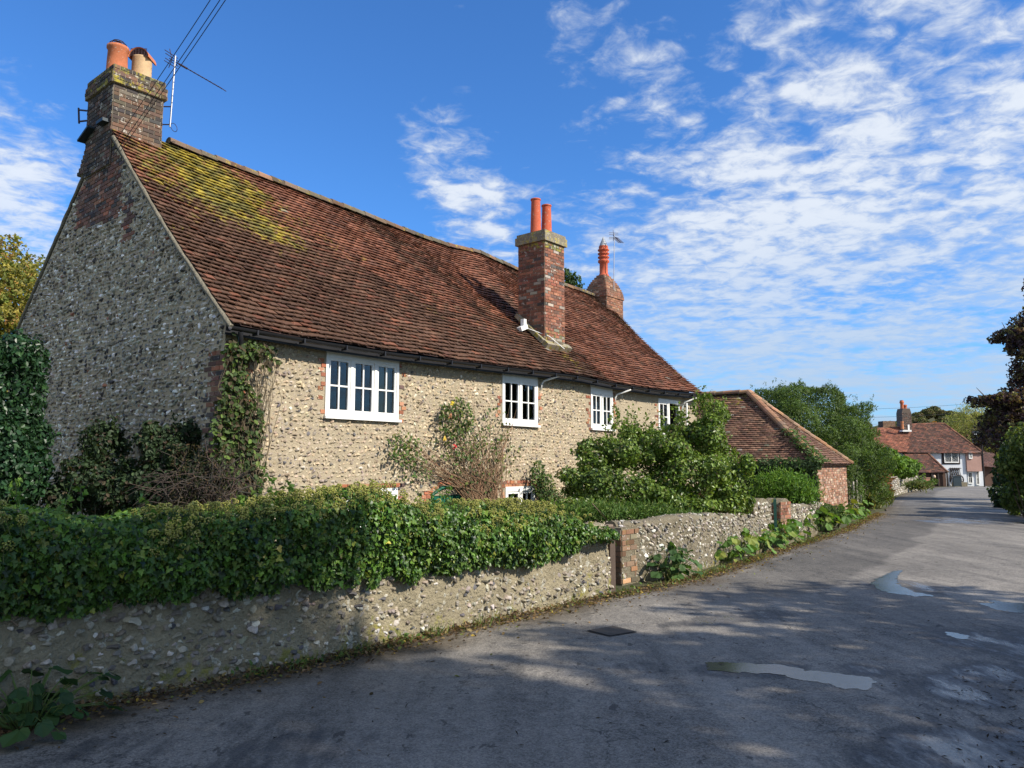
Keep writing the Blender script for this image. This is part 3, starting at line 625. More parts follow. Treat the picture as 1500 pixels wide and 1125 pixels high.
mb = MB(); patch(mb, roofS, 60, 20, 0, (.06, .035, .03), 0.)
tiles(mb, roofS, 46, 90, col=roofCol, mossf=roofMoss, th=.017, lift=.046, jit=1.7)
def roofB(u, w):
    u = np.asarray(u, float); w = np.asarray(w, float); te = .0+15.3*u; tr_ = .04+17.36*u
    e = hp(te, 9.0, 0*te+4.35); r = hp(tr_, 4.65, np.interp(tr_, RT[:, 0], RT[:, 1])-.01); return e+(r-e)*w[..., None]
patch(mb, lambda u, w: roofB(1-u, w), 40, 12, 0, (.07, .04, .03)); tiles(mb, lambda u, w: roofB(1-u, w), 56, 80, col=lambda c, rs: palette(len(c), [(.15, .07, .05), (.10, .055, .04), (.2, .085, .05)], (1, 1, 1), .2, rs), th=.024, lift=.02)
roof = mb.build('roof', M['roof_tile'], cot)
mb = MB(); ridge_tiles(mb, [hp(t, 4.65, z+.03) for t, z in RT[1:]], .12, .33, 0, ((.13, .09, .06), (.11, .09, .065), (.17, .095, .06)), .34)
mb.build('ridge_tile_row', M['roof_tile'], roof)
mb = MB()                                       # mortar fillet down the gable verges
ws = np.linspace(0, 1, 40); V = roofS(0*ws[:-4], ws[:-4]); tube(mb, V-Z*.045-D*.0, np.full(36, .030)+.018*RS.rand(36), 7, col=(.3, .27, .2))
V = roofB(0*ws[:-8]+1, ws[:-8]); V = roofB(0*ws[:-8], ws[:-8]); tube(mb, V-Z*.045, .04+.012*RS.rand(32), 7, col=(.3, .27, .2))
mb.build('verge_mortar', M['verge_mortar'], roof)
# walls ---------------------------------------------------
def holes_wall(mb, PF, x0, x1, z0, z1, holes, depth_dir, dep=.12, mi=0):
    xsq = sorted({x0, x1, *[h[0] for h in holes], *[h[1] for h in holes], *np.arange(x0+1, x1, 1.5)}); zsq = sorted({z0, z1, *[h[2] for h in holes], *[h[3] for h in holes]})
    for a, b in zip(xsq[:-1], xsq[1:]):
        for c, d in zip(zsq[:-1], zsq[1:]):
            mx_, mz_ = (a+b)/2, (c+d)/2
            if any(h[0] < mx_ < h[1] and h[2] < mz_ < h[3] for h in holes): continue
            quad(mb, [PF(a, c), PF(b, c), PF(b, d), PF(a, d)], mi, (.3, .25, .2))
    for h in holes:
        cs = [PF(h[0], h[2]), PF(h[1], h[2]), PF(h[1], h[3]), PF(h[0], h[3])]
        for i in range(4): p, q = cs[i], cs[(i+1) % 4]; quad(mb, [p, q, q+depth_dir*dep, p+depth_dir*dep], mi, (.3, .25, .2))
FL = [(.50, .40, .265), (.44, .345, .225), (.38, .31, .22), (.11, .10, .10), (.64, .57, .44), (.26, .21, .16)]
HO = [w[:4] for w in WINS]+[DOOR]
mb = MB(); holes_wall(mb, lambda t, z: hp(t, 0, z), 0, 14.8, -1.0, 3.62, HO, G, .14)
def in_rect(a, z, r, m): return (a > r[0]-m) & (a < r[1]+m) & (z > r[2]-m) & (z < r[3]+m)
def brk(a, z):                                  # brick dressings: jambs, heads, quoin, odd bricks
    rq = RS.rand(len(a)) < .45; m_ = (a < .34+.11*(np.floor(z/.225) % 2))
    for i, w in enumerate(WINS):
        m_ |= rq & (a > w[0]-.10-.05*(np.floor(z/.15) % 2)) & (a < w[0]-.0) & (z > w[2]-.05) & (z < w[3]); m_ |= rq & (a < w[1]+.10+.05*(np.floor(z/.15) % 2)) & (a > w[1]) & (z > w[2]-.05) & (z < w[3])
    for w in WINS[4:]: m_ |= (a > w[0]-.15) & (a < w[1]+.15) & (z > w[3]) & (z < w[3]+.10)
    m_ |= (np.abs(a-4.63) < .68) & (z > .6) & (z < 1.12+.16*(1-((a-4.63)/.5)**2)+.12)
    return m_
def notopen(a, z, m=.045):
    k = np.ones(len(a), bool)
    for r in HO: k &= ~in_rect(a, z, r, m)
    k &= ~((np.abs(a-4.63) < .5) & (z < 1.1+.16*(1-((a-4.63)/.5)**2)+.04)); return k
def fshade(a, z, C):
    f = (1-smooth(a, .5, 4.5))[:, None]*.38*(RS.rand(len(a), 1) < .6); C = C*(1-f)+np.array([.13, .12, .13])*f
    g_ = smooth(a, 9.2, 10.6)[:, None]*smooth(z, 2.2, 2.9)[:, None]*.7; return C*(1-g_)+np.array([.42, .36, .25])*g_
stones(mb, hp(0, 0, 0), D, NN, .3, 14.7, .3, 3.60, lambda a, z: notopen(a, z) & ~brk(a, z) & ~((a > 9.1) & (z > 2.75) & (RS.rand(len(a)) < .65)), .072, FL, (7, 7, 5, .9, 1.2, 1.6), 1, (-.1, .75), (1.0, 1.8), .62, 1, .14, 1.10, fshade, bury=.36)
bricks(mb, hp(0, 0, 0), D, NN, 0., 14.7, .3, 3.5, lambda a, z: notopen(a, z, .01) & brk(a, z), .115, .075, w=(4, 4, 3, 1, 1, 2), mi=2)
fw = mb.build('front_wall', [M['mortar'], M['flint'], M['brick']], cot)
# gable wall
def gtop(s): return np.minimum(3.64+(np.asarray(s, float)+.18)*SL, 8.02-(np.asarray(s, float)-4.62)*(8.02-4.30)/(9.0-4.62))-.06
mb = MB(); ss_ = np.linspace(0, 9.0, 37)
for a, b in zip(ss_[:-1], ss_[1:]): quad(mb, [hp(0, b, -1), hp(0, a, -1), hp(0, a, float(gtop(a))), hp(0, b, float(gtop(b)))], 0, (.3, .25, .2))
def gpx(u, v): p = pln(u, v, C2, D2); return ((p[:2]-C2)@-N2, p[2])
BP = [gpx(*q) for q in [(133, 185), (170, 190), (184, 232), (176, 262), (181, 300), (168, 322), (112, 337), (112, 280), (118, 250)]]
def gbrk(a, z):
    strip = (np.abs(a-gpx(188, 330)[0]) < .13+.07*(np.floor(z/.15) % 2)) & (z > 5.6) & (z < 6.5)
    q = (a < .36+.13*(np.floor(z/.225) % 2)) & (z < 3.35)
    return inpoly(a, z, BP) | q | strip
GF = [(.50, .46, .37), (.36, .33, .26), (.26, .24, .20), (.08, .075, .075), (.80, .77, .70), (.20, .17, .13), (.30, .12, .07)]
stones(mb, hp(0, 0, 0), G, -D, .05, 8.95, -.2, 8.1, lambda a, z: (z < gtop(a)-.06) & ~gbrk(a, z), .078, GF, (6, 5, 4, 2.4, 3.0, 3, .12), 1, (-1.2, .2), (1.0, 1.9), .7, 1, .18, 1.08, bury=.34)
bricks(mb, hp(0, 0, 0), G, -D, .0, 7.0, -.2, 8.1, lambda a, z: gbrk(a, z) & (z < gtop(a)-.02), .225, .075, cols=[(.20, .10, .07), (.15, .085, .065), (.26, .13, .08), (.085, .07, .065), (.33, .13, .075)], w=(4, 4, 2, 3, 1.5), mi=2, moss=lambda P: .12+.25*(P[:, 2] > 7.2))
mb.build('gable_wall', [M['gable_mortar'], M['flint'], M['brick']], cot)
mb = MB()
quad(mb, [hp(15.3, 9, -1), hp(0, 9, -1), hp(0, 9, 4.2), hp(15.3, 9, 4.2)]); quad(mb, [hp(14.72, 0, -1), hp(15.3, 9, -1), hp(15.3, 9, 4.2), hp(14.72, 0, 3.6)]); quad(mb, [hp(14.72, 0, 3.6), hp(15.3, 9, 4.2), hp(17.2, 4.65, 7.35)])
mb.build('rear_wall', M['mortar'], cot)
# windows -------------------------------------------------
def PF_(t, s, z): return hp(t, s, z)
AX = np.array([D, G, Z])
def fbox(mb, t0, t1, z0, z1, s0, s1, mi=0, col=(.8, .8, .8)): box(mb, hp((t0+t1)/2, (s0+s1)/2, (z0+z1)/2), (t1-t0, abs(s1-s0), z1-z0), AX, mi, col)
def casement(t0, t1, z0, z1, n, head=.10, parent=cot, curtain=None, openlast=False):
    mb = MB(); fr = .05; A0 = -.02
    fbox(mb, t0, t0+fr, z0, z1+.0, A0, .06); fbox(mb, t1-fr, t1, z0, z1, A0, .06)
    fbox(mb, t0+fr, t1-fr, z1-head, z1, A0-.004, .058); fbox(mb, t0+fr, t1-fr, z0, z0+fr, A0, .06)
    fbox(mb, t0-.03, t1+.03, z0-.045, z0, -.075, .05)
    w = (t1-t0-2*fr-(n-1)*.055)/n; panes = []; gb = MB()
    order = [n-1]+list(range(n-1)) if openlast else list(range(n)); ogb = None
    for i in order:
        if gb is None: gb = MB()
        a = t0+fr+i*(w+.055); b = a+w
        if i: fbox(mb, a-.055, a, z0+fr, z1-head, A0-.002, .058)
        if openlast and i == n-1:
            hinge = hp(b, 0, 0); dr = nrm(-D*.55-G*.84); ax = np.array([dr, nrm(np.cross(Z, dr)), Z]); wd = b-a
            def ob(u0, u1, y0, y1, th=.035): box(mb, hinge+dr*((u0+u1)/2)+Z*((y0+y1)/2)-G*.02, (u1-u0, th, y1-y0), ax, 0, (.8, .8, .8))
            zb, zt = z0+fr, z1-head; ob(0, .045, zb, zt); ob(wd-.045, wd, zb, zt); ob(.045, wd-.045, zb, zb+.06); ob(.045, wd-.045, zt-.045, zt)
            ob(wd/2-.012, wd/2+.012, zb+.06, zt-.045, .02); ob(.045, wd/2-.012, (zb+zt)/2-.012, (zb+zt)/2+.012, .02); ob(wd/2+.012, wd-.045, (zb+zt)/2-.012, (zb+zt)/2+.012, .02)
            quad(gb, [hinge+dr*.045+Z*(zb+.06)-G*.02, hinge+dr*(wd-.045)+Z*(zb+.06)-G*.02, hinge+dr*(wd-.045)+Z*(zt-.045)-G*.02, hinge+dr*.045+Z*(zt-.045)-G*.02]); ogb = gb; gb = None; continue
        zb, zt = z0+fr, z1-head; s0, s1 = A0+.012, .045; e = .045
        fbox(mb, a, a+e, zb, zt, s0, s1); fbox(mb, b-e, b, zb, zt, s0, s1); fbox(mb, a+e, b-e, zb, zb+.06, s0, s1); fbox(mb, a+e, b-e, zt-e, zt, s0, s1)
        m_ = (a+b)/2; zm = (zb+zt)/2+.0
        fbox(mb, m_-.013, m_+.013, zb+.06, zt-e, s0+.006, s1-.004); fbox(mb, a+e, m_-.013, zm-.013, zm+.013, s0+.008, s1-.006); fbox(mb, m_+.013, b-e, zm-.013, zm+.013, s0+.008, s1-.006)
        quad(gb, [hp(a+e, .022, zb+.06), hp(b-e, .022, zb+.06), hp(b-e, .022, zt-e), hp(a+e, .022, zt-e)])
    f = mb.build('window', M['white_paint'], parent)
    gb.build('pane', M['glass'], f)
    if ogb is not None: ogb.build('pane', M['glass'], f)
    bk = MB(); a, b, c, d = t0+.01, t1-.01, z0+.01, z1-.01; s_ = .9
    quad(bk, [hp(a, s_, c), hp(b, s_, c), hp(b, s_, d), hp(a, s_, d)]); quad(bk, [hp(a, .06, c), hp(a, s_, c), hp(a, s_, d), hp(a, .06, d)]); quad(bk, [hp(b, .06, c), hp(b, s_, c), hp(b, s_, d), hp(b, .06, d)])
    quad(bk, [hp(a, .06, c), hp(b, .06, c), hp(b, s_, c), hp(a, s_, c)]); quad(bk, [hp(a, .06, d), hp(b, .06, d), hp(b, s_, d), hp(a, s_, d)]); bk.build('room_lining', M['dark_room'], f)
    for (ca, cb_) in (curtain or []):
        cu = MB(); x = np.linspace(ca, cb_, 40); sv = .14+.025*np.sin(x*70); V = np.concatenate([hp(x, sv, 0*x+z0+.03), hp(x, sv, 0*x+z1-.05)]); cu.add(V, [(i, i+1, 41+i, 40+i) for i in range(39)], 0, (.4, .4, .2), 0, True); cu.build('curtain', M['curtain'], f)
    return f
for i, w in enumerate(WINS):
    casement(*w, curtain={0: [(2.80, 3.27), (1.81, 1.92)], 1: [(7.08, 7.27), (6.17, 6.24)], 2: [(9.38, 9.50), (10.1, 10.25)], 3: [(12.6, 12.75)]}.get(i), openlast=(i == 3))
# head boards over the upper windows, up to the gutter
mb = MB()
for w in WINS[:3]: mb = MB(); fbox(mb, w[0], w[1], w[3]+.002, 3.63, -.015, .03); mb.build('head_board', M['white_paint'], cot)
# door
mb = MB(); a, b, c, d = DOOR; x = np.linspace(a, b, 13); arch = d+.16*(1-((x-(a+b)/2)/((b-a)/2))**2)-.0
V = np.concatenate([hp(x, 0*x+.02, 0*x+c), hp(x, 0*x+.02, arch)]); mb.add(V, [(i, i+1, 14+i, 13+i) for i in range(12)], 0, (.02, .1, .06))
for q in x[1:-1:2]: fbox(mb, q-.006, q+.006, c, d, .0, .018)
tube(mb, hp(x, 0*x-.02, arch+.01), .03, 6); dr = mb.build('door', M['green_paint'], cot)
mb = MB(); lathe(mb, hp(a+.12, -.02, .15), [(.0, .05), (.03, .04), (.03, .02), (.012, 0), (.012, -.03)], 12, axis=-G); mb.build('handle', M['metal'], dr)
# gutter and pipes
mb = MB(); te = np.linspace(-.1, 14.78, 60); ez = np.interp(te, ET[:, 0], ET[:, 1])-.05; th = np.linspace(0, math.pi, 7)
V = []
for t, z in zip(te, ez): V += [hp(t, -.30-.055*math.cos(q), z-.055*math.sin(q)) for q in th]
mb.add(V, [(i*7+j, i*7+j+1, i*7+8+j, i*7+7+j) for i in range(59) for j in range(6)], 0, (.02, .02, .02), 0, True)
for t in np.arange(.3, 14.7, .8): z = float(np.interp(t, ET[:, 0], ET[:, 1]))-.05; fbox(mb, t-.012, t+.012, z-.075, z+.0, -.37, -.23)
V = [];
for i in range(59): quad(mb, [hp(te[i], -.16, ez[i]-.10), hp(te[i+1], -.16, ez[i+1]-.10), hp(te[i+1], -.16, ez[i+1]+.05), hp(te[i], -.16, ez[i]+.05)]); quad(mb, [hp(te[i], -.16, ez[i]-.10), hp(te[i+1], -.16, ez[i+1]-.10), hp(te[i+1], .0, ez[i+1]-.06), hp(te[i], .0, ez[i]-.06)])
mb.build('gutter', M['black_plastic'], cot)
mb = MB(); tube(mb, [hp(.06, -.30, 3.55), hp(.08, -.28, 3.42), hp(.16, -.08, 3.22), hp(.16, -.07, 3.0), hp(.16, -.07, -.9)], .036, 10); mb.build('downpipe', M['black_plastic'], cot)
for (t, z) in ((7.45, 3.60), (10.42, 3.52), (13.95, 3.55)):
    mb = MB(); tube(mb, [hp(t+.25, -.30, z), hp(t+.12, -.24, z-.05), hp(t-.02, -.08, z-.12), hp(t-.06, -.05, z-.2), hp(t-.06, -.05, z-.34)], .022, 8); mb.build('waste_pipe', M['white_paint'], cot)
# ------------------------------------------------------------------ chimneys
def stack(mb, t0, t1, s0, s1, z0, z1, moss=None, cols=BRICKC, w=(4, 4, 3, 3, 2, 1), core=True, proud=.012):
    if core: box(mb, hp((t0+t1)/2, (s0+s1)/2, (z0+z1)/2), (t1-t0, s1-s0, z1-z0), AX, 0, (.27, .24, .18), 0 if moss is None else .1)
    k = dict(cols=cols, w=w, proud=proud, moss=moss)
    bricks(mb, hp(0, s0, 0), D, -G, t0, t1, z0, z1, **k); bricks(mb, hp(0, s1, 0), D, G, t0, t1, z0, z1, **k)
    bricks(mb, hp(t0, 0, 0), G, -D, s0, s1, z0, z1, off=1, **k); bricks(mb, hp(t1, 0, 0), G, D, s0, s1, z0, z1, off=1, **k)
DK = [(.115, .075, .055), (.08, .062, .05), (.15, .088, .06), (.055, .048, .045), (.15, .13, .10)]
mz = lambda P: -.02+.42*smooth(P[:, 2], 8.7, 9.0)+.25*(P[:, 2] < 7.9)
mb = MB(); stack(mb, -.035, .90, 4.28, 5.44, 7.2, 8.80, mz, DK, (4, 4, 3, 3, 1))
stack(mb, -.08, .95, 4.23, 5.49, 8.78, 8.99, lambda P: .42+0*P[:, 0], DK, (4, 4, 3, 3, 1)); stack(mb, -.055, .92, 4.26, 5.46, 8.99, 9.14, lambda P: .45+0*P[:, 0], DK, (4, 4, 3, 3, 1))
for k in range(6): stack(mb, -.03, .88, 5.3, 5.44+.055*(k+1), 7.70-k*.075, 7.775-k*.075, None, DK, (4, 4, 3, 3, 1))
box(mb, hp(-.10, 5.25, 8.02), (.16, .5, .04), np.array([D, nrm(G-Z*.35), nrm(Z+G*.35)]), 2); box(mb, hp(-.09, 4.52, 8.06), (.15, .30, .06), AX, 2)
ch1 = mb.build('chimney', [M['brick_mortar'], M['brick'], M['sign_dark']], cot, label='square brick chimney stack with yellow moss on its cap, at the left gable')
def pot(parent, c, prof, col, name='chimney_pot', ms=.0):
    mb = MB(); lathe(mb, c, prof, 24, 0, col, moss=ms); return mb.build(name, M['terracotta'], parent)
c1 = pln(178, 103, hp(0, 4.83, 0)[:2], N2); c1 = hp(.22, 4.83, 9.10)
P1 = pot(ch1, c1, [(.235, -.02), (.225, .03), (.19, .08), (.185, .35), (.175, .60), (.20, .63), (.20, .68), (.16, .68), (.15, .3)], (.42, .14, .065), ms=.12)
mb = MB()
for k in range(8): a = k*math.pi/4; tube(mb, [c1+Z*.64+np.array([.17*math.cos(a), .17*math.sin(a), 0]), c1+Z*.78+np.array([.10*math.cos(a), .10*math.sin(a), 0]), c1+Z*.81], .008, 5)
for r, h in ((.19, .68), (.15, .74), (.10, .79)): th = np.linspace(0, 2*math.pi, 20); tube(mb, [c1+Z*h+np.array([r*math.cos(a), r*math.sin(a), 0]) for a in th], .008, 5)
mb.build('bird_guard', M['rust_metal'], P1)
c2 = hp(.69, 4.83, 9.10)
P2 = pot(ch1, c2, [(.24, -.04), (.235, .04), (.195, .08), (.195, .12), (.185, .16), (.185, .62), (.19, .64), (.15, .64), (.14, .3)], (.50, .34, .19), ms=.14)
mb = MB(); th = np.linspace(0, math.pi, 12); V = []
for sx in (-.30, .30): V += [c2+Z*.60+D*0+(-D*.75-G*.66)*sx*.6+(nrm(np.cross(nrm(-D*.75-G*.66), Z)))*(.205*math.cos(a))+Z*(.20*math.sin(a)) for a in th]
V2 = [v+(v-(c2+Z*.60))*-.12 for v in V]
mb.add(V, [(j, j+1, 13+j, 12+j) for j in range(11)], 0, (.45, .15, .07), 0, True); mb.add(V2, [(j+1, j, 12+j, 13+j) for j in range(11)], 0, (.45, .15, .07), 0, True)
for o_ in (0, 12): mb.add([*V[o_:o_+12], *V2[o_:o_+12]], [(j, j+1, 13+j, 12+j) for j in range(11)], 0, (.45, .15, .07))
mb.build('cowl', M['terracotta'], P2)
mb = MB()
for j in range(9):
    a = (j+1)*math.pi/10; ax_d = nrm(-D*.75-G*.66); sd_ = nrm(np.cross(ax_d, Z)); top = c2+Z*.60-ax_d*-.16+sd_*(.19*math.cos(a))+Z*(.18*math.sin(a)); tube(mb, [top*[1, 1, 0]+Z*(c2[2]+.62), top], .006, 4)
    tube(mb, [c2+Z*(.63+.018*j)+ax_d*.16+sd_*.16, c2+Z*(.63+.018*j)+ax_d*.16-sd_*.16], .006, 4)
mb.build('bird_guard', M['rust_metal'], P2)
# chimney two: rises through the front slope
mz2 = lambda P: .05+.36*(P[:, 2] > 6.9)+.30*(P[:, 2] < 4.85)*(fbm(P*2, 2, 3) > .45)+.14*fbm(P*1.5, 2, 9)
RD = [(.25, .10, .065), (.20, .09, .06), (.30, .13, .08), (.15, .085, .065), (.30, .26, .21), (.09, .075, .07)]
t0, t1, s0, s1 = 8.63, 9.42, .80, 1.62
ztop = at(789, 336, float(hp(t0, s0, 0)[1]))[2]
mb = MB(); stack(mb, t0, t1, s0, s1, 4.2, ztop-.27, mz2, RD, (4, 4, 3, 2, 1.3, 1.2))
for (e, a, b) in ((.06, ztop-.27, ztop-.08), (.03, ztop-.08, ztop)):
    V = BOXV*np.array([t1-t0+2*e, s1-s0+2*e, b-a]); mb.add(V@AX+hp((t0+t1)/2, (s0+s1)/2, (a+b)/2), BOXF, 2, (.20, .175, .13), .44)
for k in range(7): box(mb, hp((t0+t1)/2+RS.uniform(-.3, .3), s0-.05, 4.52+RS.uniform(-.03, .05)), (.25, .12, .12), AX, 0, (.3, .26, .2), .4)
box(mb, hp((t0+t1)/2, s0-.06, 4.50), (t1-t0+.18, .16, .16), np.array([D, nrm(G+Z*.9), nrm(Z-G*.9)]), 0, (.3, .26, .2), .4)
box(mb, hp(t0-.05, (s0+s1)/2, 4.95), (.14, 1.1, .10), np.array([D, nrm(G+Z*.9), nrm(Z-G*.9)]), 0, (.3, .26, .2), .45)
mat('cap_stone', None, .95, .3, 6, .7, 35, .02, dict(a=(.40, .31, .04), b=(.30, .27, .16), lich=(.42, .40, .34), l0=.60), .2, fine=.25, finescale=30)
ch2 = mb.build('chimney', [M['brick_mortar'], M['brick'], M['cap_stone']], cot, label='tall brick chimney stack rising through the middle of the roof, with two slim red pots')
for (u, v, dt) in ((781, 330, .18), (798, 338, .62)):
    c = hp(t0+dt, (s0+s1)/2, ztop); hh = at(u, 292 if u < 790 else 301, c[1])[2]-c[2]
    pot(ch2, c, [(.15, -.02), (.148, .03), (.135, .06), (.112, hh-.05), (.112, hh-.04), (.128, hh-.03), (.128, hh), (.095, hh), (.09, hh-.3)], (.44, .10, .05), ms=.12)
# chimney three at the far end of the ridge
t0, t1, s0, s1 = 16.45, 17.50, 4.1, 5.0; zt3 = at(890, 403, float(hp(16.8, 4.5, 0)[1]))[2]; zsh = at(893, 437, float(hp(16.8, 4.3, 0)[1]))[2]
OB = [(.26, .115, .07), (.21, .10, .065), (.30, .15, .09), (.16, .09, .06)]
mb = MB(); stack(mb, t0, t1, s0, s1, 6.6, zsh, None, OB, (1, 1, 1, 1)); k = max(4, int((zt3-zsh)/.075))
for i in range(k):
    f = i/(k-1); sh = .32*f**1.8-.03; a = zsh+i*(zt3-zsh)/k; stack(mb, t0+sh, t1-sh, s0+sh, s1-sh, a, a+(zt3-zsh)/k, None, OB, (2, 2, 1, 2))
ch3 = mb.build('chimney', [M['brick_mortar'], M['brick']], cot, label='stepped brick chimney stack with a ringed red pot and pointed lead cap at the far end of the ridge')
c = hp((t0+t1)/2, (s0+s1)/2, zt3); hp3 = at(889, 347, c[1])[2]-c[2]; hb = hp3*.76
prof = [(.19, -.02), (.18, .05), (.15, .08), (.145, hb*.42), (.20, hb*.46), (.20, hb*.52), (.15, hb*.55)]
for i in range(3): q = hb*(.58+.12*i); prof += [(.15, q), (.205, q+.03), (.205, q+hb*.06), (.15, q+hb*.075)]
prof += [(.17, hb*.95), (.16, hb)]
p3 = pot(ch3, c, prof, (.50, .11, .055)); mb = MB(); lathe(mb, c, [(.16, hb-.01), (.10, hb+(hp3-hb)*.4), (.008, hp3)], 16, col=(.3, .3, .3)); mb.build('lead_cap', M['lead'], p3)
# fixings: aerials, bracket, floodlight, cables
def aerial(name, pb, pt, boomdir, blen, els, label, r=.017, ext=None):
    root = thing(name, tuple(pb), label, 'aerial'); mb = MB(); tube(mb, [pb, (pb+pt)/2, pt], r, 8); mb.build('mast', M['metal'], root)
    mb = MB(); bd = nrm(boomdir); q = pt-Z*.12; tube(mb, [q-bd*.18, q+bd*blen*.5, q+bd*blen], .010, 6); cr = nrm(np.cross(bd, Z))
    for i in range(els): p = q+bd*(.25+(blen-.25)*i/(els-1)); tube(mb, [p-cr*.11, p, p+cr*.11], .008, 5, 0)
    for k in (-1, 1):
        for j in range(2): p = q-bd*.10+Z*k*(.05+.06*j)+bd*(-.03*j); tube(mb, [p-cr*.17, p, p+cr*.17], .008, 5)
        tube(mb, [q-bd*.1, q-bd*.19+Z*k*.2], .008, 5)
    tube(mb, [q+bd*.1-cr*.02, q+bd*.35-cr*.02], .022, 6); mb.build('antenna', M['rust_metal'], root)
    mb = MB(); 
    if ext is not None:
        for dz in (.05, .42): tube(mb, [pb+Z*dz, (pb+Z*dz+ext+Z*dz)/2, ext+Z*dz], .012, 6)
        a = np.linspace(0, 2*math.pi, 14); tube(mb, [pb+nrm(boomdir)*(.12+.1*math.cos(k))+Z*(.04+.08*math.sin(k)) for k in a], .006, 5)
        tube(mb, [ext+Z*.0, ext+Z*.5, ext+Z*.9], .012, 6); mb.build('bracket', M['rust_metal'], root)
Ya = float(hp(1.05, 4.35, 0)[1]); pb = at(249, 186, Ya); pt = at(257, 82, Ya); bt = at(322, 128, Ya-.4)
aerial('tv_aerial', pb, pt, (bt-pt+Z*.12), float(np.linalg.norm(bt-pt)), 11, 'television aerial on a metal mast strapped to the mossy gable chimney', ext=hp(.92, 4.5, pb[2]))
c = hp(17.0, 4.06, 0); pb = at(899, 432, c[1]); pt = at(900, 342, c[1]); aerial('tv_aerial', pb, pt, (at(911, 352, c[1]-.9)-pt), .9, 7, 'small television aerial beside the pot with the pointed cap on the far chimney', r=.014)
mb = MB(); bd = hp(-.02, 5.48, 0)*[1, 1, 0]
for u0, v0, v1 in ((114, 160, 163), (114, 178, 177)): pass
Yb = float(hp(0, 5.7, 0)[1]); q = [at(134, 163, Yb-.2), at(115, 161, Yb), at(116, 178, Yb), at(134, 176, Yb-.2)]
tube(mb, [q[0], q[1]], .018, 6); tube(mb, [q[2], q[3]], .018, 6); tube(mb, [q[1]+Z*.04, q[2]-Z*.04], .018, 6)
mb.build('wall_bracket', M['rust_metal'], label='rusty iron bracket sticking out from the left of the mossy gable chimney', cat='bracket')
c = hp(8.55, 1.05, 4.95); fl = MB(); pz = at(767, 473, float(c[1])); box(fl, pz, (.10, .10, .18), AX); box(fl, pz-Z*.14-D*.08-G*.03, (.26, .14, .10), np.array([nrm(D+Z*.4), G, nrm(Z-D*.4)]))
tube(fl, [pz-Z*.1, hp(8.72, .74, 4.72), hp(9.0, .5, 4.42)], .010, 5); fl.build('floodlight', M['white_paint'], label='small white floodlight fixed to the left foot of the middle chimney', cat='light')
for (a, b, ms) in (((303, -4), (168, 208), 0), ((317, -4), (166, 228), 1), ((325, -4), (176, 222), 2)):
    p = at(a[0], a[1], 9.5); r_ = at(a[0]+(a[0]-b[0])*.35, a[1]+(a[1]-b[1])*.35, 6); e = pln(b[0], b[1], hp(-.05, 0, 0)[:2], D2)
    A_ = e+(p-e)*1.0; L = [e+(p-e)*k+Z*(-.12*math.sin(math.pi*min(k/2.2, 1))) for k in np.linspace(0, 2.2, 24)]
    mb = MB(); tube(mb, L, .0055, 5); mb.build('overhead_cable', M['cable'], label=['overhead cable, leftmost of the three running up from the gable chimney', 'overhead cable, middle of the three running up from the gable chimney', 'overhead cable, rightmost of the three running up from the gable chimney'][ms], cat='cable', group='cables running up from the gable')
